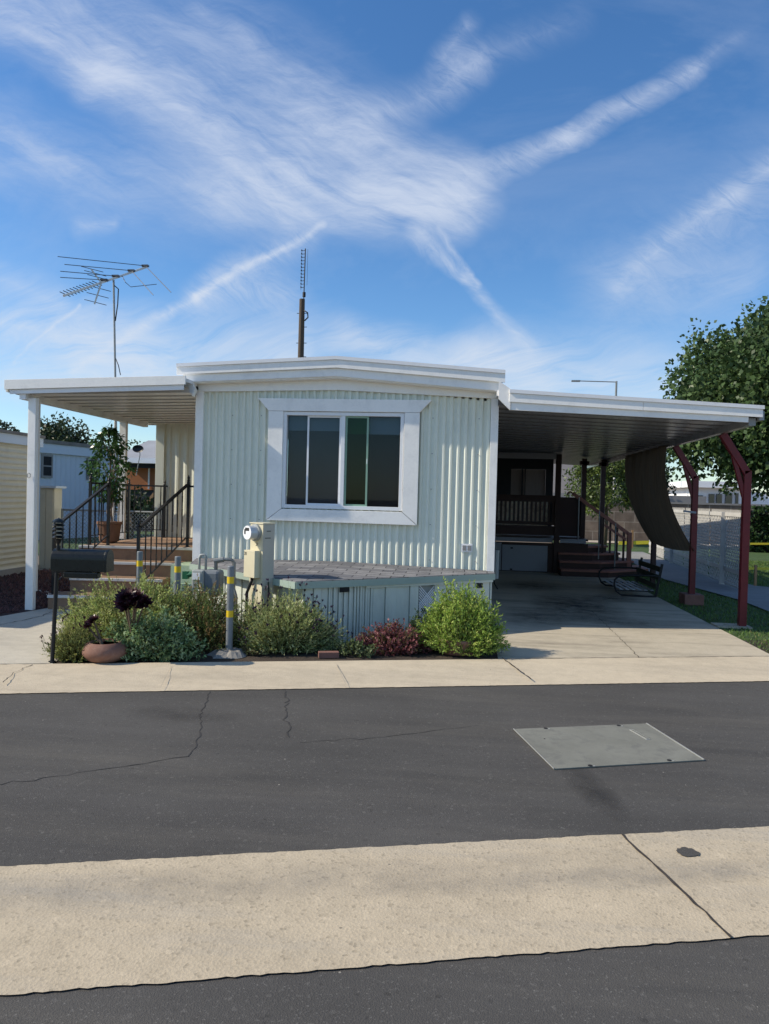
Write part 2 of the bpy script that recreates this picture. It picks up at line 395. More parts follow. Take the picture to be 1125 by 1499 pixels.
def AYp(x, y, Y):
    v = f0 + rr * ((x - 562.5) / 1083) - uu * ((y - 749.5) / 1083); t = Y / v.y; return (v.x * t, Y, 1.5 + v.z * t)
def world():
    w = bpy.data.worlds.new('World'); scn.world = w; w.use_nodes = True; nt = w.node_tree
    for n in list(nt.nodes): nt.nodes.remove(n)
    k = NB(nt)
    out = k.n('ShaderNodeOutputWorld'); bg = k.n('ShaderNodeBackground'); k.l(bg.outputs[0], out.inputs[0])
    sky = k.n('ShaderNodeTexSky', sky_type='NISHITA'); sky.sun_disc = False
    sky.sun_elevation = R(SUN_EL); sky.sun_rotation = math.atan2(sd.x, sd.y)
    sky.altitude = 100; sky.air_density = 1.0; sky.dust_density = .4; sky.ozone_density = 2.2
    bg.inputs['Strength'].default_value = .125
    tc = k.n('ShaderNodeTexCoord'); sp = k.n('ShaderNodeSeparateXYZ'); k.l(tc.outputs['Generated'], sp.inputs[0])
    X, Y, Z = sp.outputs
    ya = k.m('MAXIMUM', k.m('ABSOLUTE', Y), .08)
    a = k.m('DIVIDE', X, ya); b = k.m('DIVIDE', Z, ya)
    cb = k.n('ShaderNodeCombineXYZ'); k.l(a, cb.inputs[0]); k.l(b, cb.inputs[1]); P = cb.outputs[0]
    # domain warp
    def warp(vec, scale, amt, det=4):
        n = k.n('ShaderNodeTexNoise'); n.inputs['Scale'].default_value = scale; n.inputs['Detail'].default_value = det
        n.inputs['Roughness'].default_value = .6; k.l(vec, n.inputs['Vector'])
        s1 = k.n('ShaderNodeVectorMath', operation='SUBTRACT'); k.l(n.outputs['Color'], s1.inputs[0]); s1.inputs[1].default_value = (.5, .5, .5)
        s2 = k.n('ShaderNodeVectorMath', operation='SCALE'); k.l(s1.outputs[0], s2.inputs[0]); s2.inputs['Scale'].default_value = amt
        s3 = k.n('ShaderNodeVectorMath', operation='ADD'); k.l(vec, s3.inputs[0]); k.l(s2.outputs[0], s3.inputs[1]); return s3.outputs[0]
    Pw = warp(P, 3.0, .10); Pf = warp(P, 9.0, .035)
    def sep(v):
        s = k.n('ShaderNodeSeparateXYZ'); k.l(v, s.inputs[0]); return s.outputs[0], s.outputs[1]
    base = {'w': sep(Pw), 'f': sep(Pf)}
    def stroke(p0, p1, w0, w1, i0, i1, mode='w', pw=1.6):
        (ax, ay), (bx, by) = ray(*p0), ray(*p1); px, py = base[mode]
        dx, dy = bx - ax, by - ay; L = math.hypot(dx, dy); dx /= L; dy /= L
        rx = k.m('SUBTRACT', px, ax); ry = k.m('SUBTRACT', py, ay)
        t = k.m('MULTIPLY_ADD', rx, dx / L, k.m('MULTIPLY', ry, dy / L))
        s = k.m('MULTIPLY_ADD', rx, -dy, k.m('MULTIPLY', ry, dx))
        tcl = k.m('MAXIMUM', k.m('MINIMUM', t, 1.0), 0.0)
        ov = k.m('MULTIPLY', k.m('SUBTRACT', t, tcl), L)
        d = k.m('SQRT', k.m('ADD', k.m('MULTIPLY', s, s), k.m('MULTIPLY', ov, ov)))
        wd = k.m('MULTIPLY_ADD', tcl, (w1 - w0) / 1083, w0 / 1083)
        q = k.m('SUBTRACT', 1.0, k.m('DIVIDE', d, wd), clamp=True)
        q = k.m('POWER', q, pw)
        return k.m('MULTIPLY', q, k.m('MULTIPLY_ADD', tcl, i1 - i0, i0))
    def streaks(p0, p1, along, across, lo, hi, rough=.62, dist=.3):
        (ax, ay), (bx, by) = ray(*p0), ray(*p1); ang = math.atan2(by - ay, bx - ax)
        mp = k.n('ShaderNodeMapping'); mp.inputs['Rotation'].default_value = (0, 0, -ang); mp.vector_type = 'POINT'
        k.l(Pw, mp.inputs[0])
        m2 = k.n('ShaderNodeMapping'); m2.inputs['Scale'].default_value = (along, across, 1); k.l(mp.outputs[0], m2.inputs[0])
        n = k.noise(m2.outputs[0], 1.0, 8, rough, dist)
        return k.ramp(n, [(lo, 0.0), (hi, 1.0)])
    def total(lst):
        s = lst[0]
        for x in lst[1:]: s = k.m('ADD', s, x)
        return s
    # group A: the big plume sweeping down to the right
    A = total([
        stroke((-120, -60), (150, 105), 75, 75, .60, .72), stroke((150, 105), (420, 270), 75, 85, .72, .62), stroke((420, 270), (655, 325), 85, 60, .75, .72),
        stroke((40, -40), (420, 190), 120, 130, .38, .40), stroke((300, 10), (520, 170), 90, 90, .26, .36),
        stroke((-80, 200), (330, 300), 110, 90, .30, .36), stroke((330, 290), (600, 330), 90, 60, .36, .42),
        stroke((470, 180), (680, 250), 80, 60, .42, .50), stroke((540, 260), (690, 300), 90, 60, .55, .75),
        stroke((120, 330), (165, 325), 28, 16, .28, .34)])
    # group B: trails climbing to the right
    B = total([
        stroke((650, 285), (830, 200), 38, 26, .34, .44, 'f', 1.1), stroke((830, 200), (1010, 105), 26, 28, .44, .30, 'f', 1.1), stroke((1010, 105), (1090, 45), 24, 26, .24, .04, 'f'),
        stroke((540, 175), (700, 95), 60, 45, .26, .28), stroke((680, 100), (830, 30), 40, 40, .18, .07), stroke((655, 80), (690, 40), 34, 28, .20, .20),
        stroke((475, 325), (285, 432), 8, 8, .50, .62, 'f', 1.2), stroke((440, 355), (300, 440), 50, 45, .30, .30),
        stroke((300, 424), (110, 540), 14, 18, .50, .42, 'f'), stroke((330, 430), (420, 440), 60, 50, .25, .32),
        stroke((115, 440), (20, 530), 6, 5, .40, .25, 'f'),
        stroke((900, 425), (1060, 290), 26, 34, .20, .34), stroke((1060, 290), (1180, 200), 34, 34, .32, .22), stroke((940, 420), (1150, 260), 110, 110, .15, .18)])
    # group C: low veils
    C = total([
        stroke((-60, 470), (200, 510), 80, 90, .62, .62), stroke((150, 500), (440, 500), 90, 70, .60, .30), stroke((-40, 390), (90, 440), 38, 40, .30, .38),
        stroke((0, 560), (420, 545), 60, 60, .45, .40), stroke((500, 495), (780, 545), 42, 62, .48, .62), stroke((700, 520), (980, 540), 70, 60, .50, .32),
        stroke((900, 420), (1090, 410), 90, 80, .22, .22), stroke((430, 560), (1150, 580), 110, 110, .35, .35)])
    D = total([stroke((610, 335), (680, 410), 24, 15, .42, .32, 'f', 1.2), stroke((680, 410), (775, 510), 15, 17, .28, .26, 'f', 1.2), stroke((640, 330), (700, 420), 8, 7, .3, .3, 'f', 1.2)])
    sA = k.m('MULTIPLY_ADD', streaks((150, 105), (420, 270), 2.9, 18, .34, .70), 1.15, .22)
    sA2 = k.m('MULTIPLY_ADD', streaks((100, 250), (560, 290), 8, 34, .34, .68, .80, .5), .8, .55)
    sB = k.m('MULTIPLY_ADD', streaks((700, 260), (740, 285), 14, 46, .32, .66, .74, 1.0), 1.1, .22)
    sC = k.m('MULTIPLY_ADD', streaks((0, 520), (300, 440), 4, 22, .34, .68, .70, .9), 1.15, .22)
    den = total([k.m('MULTIPLY', k.m('MULTIPLY', A, sA), sA2), k.m('MULTIPLY', B, sB), k.m('MULTIPLY', C, sC), k.m('MULTIPLY', D, sB)])
    # cirrus for the rest of the dome
    mp = k.n('ShaderNodeMapping'); mp.inputs['Scale'].default_value = (1.5, 5, 4); mp.inputs['Rotation'].default_value = (0, 0, .5); k.l(tc.outputs['Generated'], mp.inputs[0])
    gen = k.m('MULTIPLY', k.ramp(k.noise(mp.outputs[0], 1.6, 8, .65, .5), [(.45, 0.0), (.8, .5)]), 1.0)
    front = k.ramp(Y, [(.05, 0.0), (.25, 1.0)])
    gentle = k.m('MULTIPLY', k.m('MULTIPLY', gen, .22), front)
    den = k.m('ADD', k.m('MULTIPLY', den, front), k.m('ADD', gentle, k.m('MULTIPLY', gen, k.m('SUBTRACT', 1.0, front))))
    den = k.m('SUBTRACT', 1.0, k.m('POWER', 2.718, k.m('MULTIPLY', den, -1.6)), clamp=True)
    hs = k.n('ShaderNodeHueSaturation'); hs.inputs['Saturation'].default_value = SKY_SAT; hs.inputs['Value'].default_value = SKY_VAL; k.l(sky.outputs[0], hs.inputs['Color'])
    col = k.mix(1.0, hs.outputs[0], SKY_TINT, 'MULTIPLY')
    elev = k.m('DIVIDE', Z, 1.0, clamp=True)
    cloudc = k.ramp(elev, [(0.0, (.80, .86, .93)), (.55, (.62, .71, .90))])
    cs = k.n('ShaderNodeVectorMath', operation='SCALE'); k.l(cloudc, cs.inputs[0]); cs.inputs['Scale'].default_value = 7.6
    fin = k.mix(den, col, cs.outputs[0])
    k.l(fin, bg.inputs['Color'])
SKY_SAT, SKY_VAL, SKY_TINT = 1.22, 1.15, (.92, 1.02, 1.12)
world()
scn.view_settings.view_transform = 'Standard'; scn.view_settings.look = 'None'; scn.view_settings.exposure = 0

# ------------------------------------------------------------------ setting
RA = R(15.7); rdx, rdy = math.cos(RA), math.sin(RA)
def rp(t, s, z=0):      # road frame: t along the road, s across (away from the camera)
    return (t * rdx - s * rdy, t * rdy + s * rdx, z)
def s_of(x, y): return -x * rdy + y * rdx
def t_of(x, y): return x * rdx + y * rdy
S_G0, S_G1 = s_of(-.22, 2.33), s_of(-.31, 3.13)
S_FAR, S_REAR = s_of(-.61, 5.78), s_of(.37, 6.95)
def wavy_strip(s0, s1, zf, t0, t1, n, amp=0.0, rows=1, amp1=None):
    mb = MB(); amp1 = amp if amp1 is None else amp1
    e0 = [s0 + amp * (math.sin(i * .37) * .4 + random.uniform(-1, 1)) for i in range(n + 1)]
    e1 = [s1 + amp1 * (math.sin(i * .31 + 1) * .4 + random.uniform(-1, 1)) for i in range(n + 1)]
    vs = []
    for r in range(rows + 1):
        u = r / rows
        for i in range(n + 1):
            vs.append(rp(t0 + (t1 - t0) * i / n, e0[i] * (1 - u) + e1[i] * u, zf(u)))
    fs = [(r * (n + 1) + i, r * (n + 1) + i + 1, (r + 1) * (n + 1) + i + 1, (r + 1) * (n + 1) + i) for r in range(rows) for i in range(n)]
    return mb.add(vs, fs)
struct(box(-600, 600, -400, 1200, -.5, -.03), 'ground', 'earth')
# asphalt: one sheet under everything of the road
struct(MB().add([rp(-80, -30, 0), rp(80, -30, 0), rp(80, S_FAR + .1, 0), rp(-80, S_FAR + .1, 0)], [(0, 1, 2, 3)]), 'road', 'road')
struct(wavy_strip(S_G0, S_G1, lambda u: .006 - .0 * u, -14, 14, 1100, .004), 'gutter', 'gutter')
struct(wavy_strip(S_FAR, S_REAR, lambda u: [.006, .004, .008, .02, .026, .028][round(u * 5)], -16, 16, 1100, .004, 5, 0), 'kerb', 'kerbc')
struct(wavy_strip(S_REAR, S_REAR + .9, lambda u: .012, -16, 16, 10, 0), 'garden_bed', 'soil')
# behind the kerb
def rear_y(x): return (S_REAR + x * rdy) / rdx
DX0, DX1 = .335, 3.09
struct(MB().add([(DX0, rear_y(DX0) + .008, .022), (DX1, rear_y(DX1) + .008, .022), (DX1, 21, .022), (DX0, 21, .022)], [(0, 1, 2, 3)]), 'driveway', 'drive')
struct(MB().add([(-3.45, rear_y(-3.45) + .008, .02), (-3.9, 8.0, .02), (-3.3, 10, .02), (-6.2, 10.2, .02), (-5.1, 8.9, .02), (-5.32, 7.9, .02), (-5.9, 5.6, .02), (-5.9, rear_y(-5.9) + .008, .02)], [(0, 1, 2, 3, 4, 5, 6, 7)]), 'walkway', 'walk')
struct(MB().add([(-3.9, 6.0, .016), (DX0 - .003, rear_y(DX0) - .3, .016), (DX0 - .003, 9, .016), (-3.9, 9, .016)], [(0, 1, 2, 3)]), 'flower_bed_soil', 'soil')
def lawn_poly(z): return [(DX1 + .005, rear_y(DX1) + .01, z), (16, rear_y(16), z), (16, 29.5, z), (3.2, 29.5, z), (DX1 + .005, 21, z)]
struct(MB().add(lawn_poly(.01), [(0, 1, 2, 3, 4)]), 'lawn', 'lawnbase')
path = MB().add([(4.30, 10.2, .03), (4.35, 12.3, .03), (3.95, 15.2, .03), (4.2, 19.0, .03), (4.3, 23.5, .03), (5.5, 23.8, .03), (5.2, 17, .03), (5.45, 14.6, .03), (7.5, 12.6, .03), (10, 10.8, .03), (10, 9.6, .03), (6.5, 10.2, .03)],
    [(0, 11, 8, 1), (11, 10, 9, 8), (1, 8, 7, 6, 2), (2, 6, 5, 4, 3)])
struct(path, 'path', 'pathc')
# joints and cracks
def ribbon(pts, w, z, name, m, wob=.01, step=.05):
    P = [np.array(p, float) for p in pts]; line = []
    for a, b in zip(P, P[1:]):
        n = max(1, int(np.linalg.norm(b - a) / step))
        for i in range(n): line.append(a + (b - a) * i / n + RNG.normal(0, wob, 2))
    line.append(P[-1]); vs = []
    for i, p in enumerate(line):
        d = line[min(i + 1, len(line) - 1)] - line[max(i - 1, 0)]; d /= np.linalg.norm(d) + 1e-9
        ww = w * random.uniform(.4, 1.3); nrm = np.array((-d[1], d[0]))
        vs += [(*(p + nrm * ww / 2), z), (*(p - nrm * ww / 2), z)]
    fs = [(2 * i, 2 * i + 1, 2 * i + 3, 2 * i + 2) for i in range(len(line) - 1)]
    return struct(MB().add(vs, fs), name, m)
ribbon([(-1.9, 5.41), (-1.77, 4.92), (-1.57, 4.3), (-1.54, 4.03), (-1.82, 3.83), (-2.09, 3.62), (-2.5, 3.4)], .008, .002, 'road_crack', 'crack')
ribbon([(-1.36, 5.62), (-1.21, 5.03), (-1.05, 4.47)], .010, .002, 'road_crack', 'crack', .012)
ribbon([(-.96, 4.39), (-.48, 4.58), (.12, 4.95)], .005, .002, 'road_crack', 'crack')
ribbon([(.74, 3.42), (.955, 2.66)], .012, .009, 'gutter_joint', 'joint', .003)
ribbon([(.37, 7.02), (.575, 6.2)], .014, .031, 'kerb_joint', 'joint', .003)
ribbon([(-3.45, 5.2), (-3.55, 5.52), (-3.57, 5.81)], .008, .031, 'kerb_crack', 'joint', .01)
ribbon([(.34, rear_y(.34)), (3.1, rear_y(3.1))], .012, .031, 'driveway_joint', 'joint', .002)
ribbon([(-5.9, rear_y(-5.9)), (-3.45, rear_y(-3.45))], .012, .031, 'walkway_joint', 'joint', .002)
ribbon([(-5.0, 7.3), (-4.87, 8.05), (-4.95, 8.5)], .012, .024, 'walkway_crack', 'joint', .012)
ribbon([(.34, 10.4), (3.09, 10.4)], .01, .025, 'driveway_joint', 'joint', .002)
ribbon([(1.7, rear_y(1.7)), (1.75, 10.4)], .006, .0255, 'driveway_crack', 'joint', .006)
for i in (-2.25, -.9):
    a = (i, (S_FAR + i * rdy) / rdx); ribbon([(a[0], a[1] + .01), (a[0] - .19, a[1] + .68)], .005, .031, 'kerb_joint', 'kerbline', .001)
# dark wheel shine / oil spots on the driveway and road; driveway ones also paint in carport shade
def blob(cx, cy, rx, ry, z, name, m, rot=0, n=26):
    vs = [(cx, cy, z)]
    for i in range(n):
        t = 2 * math.pi * i / n; k = random.uniform(.85, 1.12); x, y = rx * k * math.cos(t), ry * k * math.sin(t)
        vs.append((cx + x * math.cos(rot) - y * math.sin(rot), cy + x * math.sin(rot) + y * math.cos(rot), z))
    return struct(MB().add(vs, [(0, i + 1, (i + 1) % n + 1) for i in range(n)]), name, m)
blob(.99, 3.29, .047, .042, .0095, 'asphalt_patch', 'road', .3)

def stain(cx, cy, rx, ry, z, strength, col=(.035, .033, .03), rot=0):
    m, nt, b, o = new_mat('oil stain and shade'); k = NB(nt)
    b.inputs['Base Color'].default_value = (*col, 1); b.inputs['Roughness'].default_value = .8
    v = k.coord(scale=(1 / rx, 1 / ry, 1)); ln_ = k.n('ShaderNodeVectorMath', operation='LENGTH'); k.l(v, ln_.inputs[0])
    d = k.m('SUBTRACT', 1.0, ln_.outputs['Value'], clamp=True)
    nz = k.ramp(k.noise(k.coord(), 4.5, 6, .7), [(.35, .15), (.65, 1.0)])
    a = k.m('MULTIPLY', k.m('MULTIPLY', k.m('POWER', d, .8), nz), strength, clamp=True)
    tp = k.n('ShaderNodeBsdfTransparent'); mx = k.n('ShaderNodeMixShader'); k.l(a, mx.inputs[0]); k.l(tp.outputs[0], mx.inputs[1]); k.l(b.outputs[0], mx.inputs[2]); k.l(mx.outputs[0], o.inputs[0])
    o_ = struct(MB().add([(cx - rx, cy - ry, z), (cx + rx, cy - ry, z), (cx + rx, cy + ry, z), (cx - rx, cy + ry, z)], [(0, 1, 2, 3)]), 'oil_stain_and_shade', m, loc=(cx, cy, z)); o_.rotation_euler = (0, 0, rot)
stain(.70, 3.95, .12, .42, .0025, .7, rot=.2); stain(-.9, 2.72, 2.2, .17, .0085, .28, (.26, .25, .235), rot=RA); stain(.75, 3.05, 1.3, .10, .0088, .35, (.22, .22, .22), rot=RA)
stain(-1.9, 4.8, .45, .2, .0025, .35); stain(1.6, 10.9, .7, 1.6, .0265, 1.0); stain(2.3, 11.9, .45, .5, .0275, .8); stain(.9, 9.6, .5, .9, .028, .6); stain(1.2, 13.2, .7, .8, .0285, .8)  # stains under the carport also deepen its shade by colour
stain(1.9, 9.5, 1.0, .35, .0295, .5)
# lava rock bed (stuff)
def rocks():
    mb = MB()
    for _ in range(5200):
        x = random.uniform(-7.7, -5.15); y = random.uniform(7.0, 12.8)
        if x > -5.32 + .15 * math.sin(y * 3) and y < 9: continue
        r = random.uniform(.012, .032); z = .02
        b = [(x + r * math.cos(t) * random.uniform(.7, 1.2), y + r * math.sin(t) * random.uniform(.7, 1.2), z) for t in (0, 1.5, 3, 4.6)]
        top = (x + random.uniform(-.3, .3) * r, y + random.uniform(-.3, .3) * r, z + r * random.uniform(.9, 1.6))
        k = random.uniform(.5, 1.5); c = (.10 * k, .042 * k, .035 * k)
        for i in range(4): mb.add([b[i], b[(i + 1) % 4], top], [(0, 1, 2)], c)
    return mb
tag(rocks().build('lava_rock', M['succ']), 'dark red lava rock mulch filling the bed beside the tan siding', 'rock mulch', kind='stuff')
struct(MB().add([(-7.74, 6.5, .015), (-5.15, 6.5, .015), (-5.15, 10.2, .015), (-5.15, 12.8, .015), (-7.74, 12.8, .015)], [(0, 1, 2, 3, 4)]), 'mulch_bed', mat('mulch base', (.05, .022, .018), .95, .3, 5, 60, .6))

# grass
def grass():
    n = 60000
    y = RNG.uniform(0, 1, n) ** 1.3 * 14 + 7.6; x = RNG.uniform(3.1, 9.5, n)
    px = np.array([[4.30, 10.2], [4.35, 12.3], [3.95, 15.2], [4.2, 19.0], [4.3, 23.5]])
    edge = np.interp(y, px[:, 1], px[:, 0]); far = np.interp(y, [10.2, 12, 14.5, 17, 24], [99, 8, 5.5, 5.2, 5.5])
    ok = (y > (S_REAR + x * rdy) / rdx + .03) & ~((y > 10.0) & (x > edge - .01) & (x < far + .02) & (y < 23.6))
    x, y = x[ok], y[ok]; n = len(x)
    h = RNG.uniform(.02, .045, n); w = RNG.uniform(.003, .007, n) * (1 + (y - 8) * .08); t = RNG.uniform(0, 6.28, n); lean = RNG.normal(0, .018, (n, 2))
    V = np.zeros((n, 3, 3)); V[:, 0, 0] = x - w * np.cos(t); V[:, 0, 1] = y - w * np.sin(t); V[:, 1, 0] = x + w * np.cos(t); V[:, 1, 1] = y + w * np.sin(t)
    V[:, :2, 2] = .01; V[:, 2, 0] = x + lean[:, 0]; V[:, 2, 1] = y + lean[:, 1]; V[:, 2, 2] = h + .01
    k = RNG.uniform(.6, 1.35, n); yel = RNG.uniform(0, 1, n) < .12
    c = np.stack([.11 * k, .19 * k, .045 * k], 1); c[yel] = np.stack([.16 * k, .16 * k, .06 * k], 1)[yel]
    return V.reshape(-1, 3), np.arange(n * 3).reshape(-1, 3), c
def np_mesh(name, V, F, C, m, parent=None, loc=(0, 0, 0)):
    org = W[parent.name] if parent is not None else loc
    me = bpy.data.meshes.new(name); V = np.asarray(V, np.float32) - np.array(org, np.float32); k = F.shape[1]
    me.vertices.add(len(V)); me.vertices.foreach_set('co', V.ravel())
    me.loops.add(F.size); me.loops.foreach_set('vertex_index', F.ravel().astype(np.int32))
    me.polygons.add(len(F)); me.polygons.foreach_set('loop_start', np.arange(0, F.size, k, dtype=np.int32))
    me.update(calc_edges=True); me.validate()
    at = me.color_attributes.new('Col', 'FLOAT_COLOR', 'CORNER')
    cc = np.ones((len(F), k, 4), np.float32); cc[:, :, :3] = np.asarray(C, np.float32)[:, None, :]
    at.data.foreach_set('color', cc.ravel())
    me.materials.append(M[m]); o = bpy.data.objects.new(name, me); COL.objects.link(o)
    if parent is not None: o.parent = parent; W[o.name] = W[parent.name]
    else: o.location = loc; W[o.name] = tuple(loc)
    return o
tag(np_mesh('grass', *grass(), 'leaf'), 'short green lawn grass beside the driveway and path', 'grass', kind='stuff')

# ------------------------------------------------------------------ foliage helpers
def leaves(pos, dirs, L, Wd, fold=.0):
    """diamond leaves: pos (n,3) base, dirs (n,3) unit, returns V,F"""
    n = len(pos); up = RNG.normal(0, 1, (n, 3)); s = np.cross(dirs, up); s /= np.linalg.norm(s, axis=1)[:, None] + 1e-9
    L = np.broadcast_to(L, (n,))[:, None]; Wd = np.broadcast_to(Wd, (n,))[:, None]
    nn = np.cross(s, dirs)
    V = np.stack([pos, pos + dirs * L * .45 + s * Wd + nn * fold * L, pos + dirs * L, pos + dirs * L * .45 - s * Wd + nn * fold * L], 1)
    return V.reshape(-1, 3), np.arange(n * 4).reshape(-1, 4)
def unit(v): return v / (np.linalg.norm(v, axis=1)[:, None] + 1e-9)
def shrub(name, label, cat, c, rad, n, slen, nl, L, Wd, cols, up=.6, loose=.25, stemcol=(.10, .09, .04), spikes=None, group=None, matn='leaf', z0=.02, dead=0, spread=1.0, base_r=.3, fountain=False):
    cx, cy = c; rx, ry, h = rad
    root = thing(name, label, cat, (cx, cy, z0), group)
    th = RNG.uniform(0, 2 * np.pi, n); ph = np.arccos(RNG.uniform(0.0, 1, n)); rr_ = RNG.uniform(.45, 1, n) ** .4
    lump = 1 + .16 * np.sin(3 * th + cx * 5) * np.sin(2.3 * ph + 1) + .10 * np.sin(7 * th + 2)
    tip = np.stack([cx + rx * np.sin(ph) * np.cos(th) * rr_ * lump, cy + ry * np.sin(ph) * np.sin(th) * rr_ * lump, z0 + .03 + h * np.cos(ph) * rr_ * lump + RNG.normal(0, .03, n) * h], 1)
    tip[:, 2] = np.maximum(tip[:, 2], z0 + .02)
    if fountain:
        b = np.stack([cx + (tip[:, 0] - cx) * base_r, cy + (tip[:, 1] - cy) * base_r, np.full(n, z0)], 1)
    else:
        out = tip - np.array((cx, cy, z0 - h * up)); b = tip - unit(out + RNG.normal(0, loose, (n, 3)) * h) * slen * RNG.uniform(.7, 1.2, n)[:, None]
        b[:, 2] = np.maximum(b[:, 2], z0)
    d = tip - b; mb_v, mb_f, mb_c = [], [], []
    sag = RNG.normal(0, .06, (n, 3)) * slen
    # stems: thin quads
    sd_ = np.cross(unit(d), RNG.normal(0, 1, (n, 3))); sd_ = unit(sd_) * .0022
    V = np.stack([b - sd_, b + sd_, tip + sd_ * .5, tip - sd_ * .5], 1).reshape(-1, 3); F = np.arange(n * 4).reshape(-1, 4)
    stem = np_mesh('stems', V, F, np.tile(np.array(stemcol), (n, 1)) * RNG.uniform(.6, 1.3, (n, 1)), matn, root)
    u = RNG.uniform(.25 if fountain else .0, 1.02, (n, nl))
    pos = b[:, None, :] + d[:, None, :] * u[..., None] + sag[:, None, :] * (4 * u * (1 - u))[..., None]
    pos = pos.reshape(-1, 3); dd = unit(np.repeat(unit(d), nl, 0) * .9 + RNG.normal(0, spread * .55, (n * nl, 3)))
    sz = RNG.uniform(.65, 1.25, n * nl)
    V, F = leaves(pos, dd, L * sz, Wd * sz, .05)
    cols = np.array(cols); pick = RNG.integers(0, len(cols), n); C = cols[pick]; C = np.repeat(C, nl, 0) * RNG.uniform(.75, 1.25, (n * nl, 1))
    depth_shade = (.72 + .5 * u.reshape(-1, 1)); C = np.minimum(C * depth_shade, .6)  # inner leaves darker: the bush's depth shading is put into the colour
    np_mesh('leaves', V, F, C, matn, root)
    if spikes:
        ns, sl_, sw, scol = spikes; ns_ = ns; idx = RNG.choice(n, ns); st = tip[idx]; ud = unit(unit(st - np.array((cx, cy, z0 - h))) + np.array((0, 0, .8)) + RNG.normal(0, .12, (ns, 3)))
        e = st + ud * RNG.uniform(.6, 1.2, (ns, 1)) * sl_; s2 = unit(np.cross(ud, RNG.normal(0, 1, (ns, 3)))) * .0015
        V = np.stack([st - s2, st + s2, e + s2, e - s2], 1).reshape(-1, 3); np_mesh('flower_stalks', V, np.arange(ns * 4).reshape(-1, 4), np.tile(np.array((.10, .12, .05)), (ns, 1)), matn, root)
        pos = np.repeat(e, 6, 0) + RNG.normal(0, .004, (ns * 6, 3)); V, F = leaves(pos, unit(np.repeat(ud, 6, 0) + RNG.normal(0, .35, (ns * 6, 3))), sw * 2.6, sw * .6)
        tag(np_mesh('flowers', V, F, np.tile(np.array(scol), (ns * 6, 1)) * RNG.uniform(.5, 1.5, (ns * 6, 1)), matn, root), kind='stuff' if ns > 100 else None)
    return root

# ------------------------------------------------------------------ the mobile home
FY = 8.8; HX0, HX1 = -3.29, .31
home = thing('mobile_home', 'pale mint corrugated mobile home with low gabled white fascia and big sliding window', 'mobile home', (-1.5, FY, 0))
def corr(x0, x1, y, z0, z1, per=.087, dep=.024, top=None):
    """vertical corrugated sheet facing -Y; top(x) gives an upper edge"""
    prof = []; x = math.floor(x0 / per) * per
    while x < x1 + per:
        prof += [(x, 0), (x + per * .34, 0), (x + per * .62, 1), (x + per * .84, 1), (x + per * .98, 0)]; x += per
    pts = [(x0, 0)] + [p for p in prof if x0 < p[0] < x1] + [(x1, 0)]
    mb = MB(); vs = []
    for px, k in pts:
        yy = y - k * dep; vs += [(px, yy, z0), (px, yy, top(px) if top else z1)]
    return mb.add(vs, [(2 * i, 2 * i + 2, 2 * i + 3, 2 * i + 1) for i in range(len(pts) - 1)])
WX0, WX1, WZ0, WZ1 = -2.22, -.76, 1.35, 2.51
SZ = 2.80
wall = MB()
for a in ((HX0 + .02, WX0, .6, SZ), (WX1, HX1 - .02, .6, SZ), (WX0, WX1, .6, WZ0), (WX0, WX1, WZ1, SZ)):
    t = corr(a[0], a[1], FY, a[2], a[3]); wall.add(t.v, t.f)
wall.build('front_wall', 'siding', home)
MB().box(HX0 + .03, WX0 - .02, FY + .01, FY + .05, .5, 2.85).box(WX1 + .02, HX1 - .03, FY + .01, FY + .05, .5, 2.85).box(WX0 - .02, WX1 + .02, FY + .01, FY + .05, .5, WZ0 - .01).box(WX0 - .02, WX1 + .02, FY + .01, FY + .05, WZ1 + .01, 2.85).build('wall_frame', 'dark', home)
# side walls
MB().box(HX1 - .03, HX1, FY + .05, 22, .0, 2.66).build('side_wall', 'shadewhite', home)
MB().box(HX0, HX0 + .03, FY + .05, 12, .3, 2.8).build('side_wall', 'siding', home)
# corner trims
MB().box(HX0 - .035, HX0 + .065, FY - .045, FY + .03, .62, 2.76).build('corner_trim', 'white', home, bevel=.003)
MB().box(HX1 - .055, HX1 + .035, FY - .045, FY + .03, .62, 2.74).build('corner_trim', 'white', home, bevel=.003)
# gable fascia
PKX = -1.56; FX0, FX1 = -3.50, .40
def gz(x, zl, zp, zr): return zl + (zp - zl) * (x - FX0) / (PKX - FX0) if x < PKX else zp + (zr - zp) * (x - PKX) / (FX1 - PKX)
def gable_band(y0, y1, top, bot, xs):
    mb = MB()
    for a, b in zip(xs, xs[1:]):
        mb.prism_y([(a, gz(a, *bot)), (b, gz(b, *bot)), (b, gz(b, *top)), (a, gz(a, *top))], y0, y1)
    return mb
xs = [FX0, PKX, FX1]
gable_band(8.555, 22, (3.045, 3.145, 2.995), (3.005, 3.105, 2.955), xs).build('roof', 'whiteal', home)
gable_band(8.570, 8.60, (3.004, 3.104, 2.954), (2.915, 3.010, 2.855), [FX0, -2.71, -2.706, PKX, -.35, -.346, FX1]).build('fascia_board', 'white', home, bevel=.002)
xs2 = [FX0 + .07, PKX, FX1 - .06]
gable_band(8.600, 8.625, (2.914, 3.009, 2.860), (2.825, 2.915, 2.755), xs2).build('lower_fascia_board', 'white', home, bevel=.002)
gable_band(8.625, 8.80, (2.84, 2.93, 2.775), (2.815, 2.90, 2.75), xs2).build('soffit', 'white', home)
gable_band(8.745, 8.79, (2.835, 2.905, 2.765), (2.735, 2.775, 2.69), [HX0, PKX, HX1]).build('frieze_board', 'white', home, bevel=.002)
gable_band(8.80, 22, (3.0, 3.09, 2.95), (2.75, 2.84, 2.65), [HX0, PKX, HX1]).build('roof_core', 'white', home)
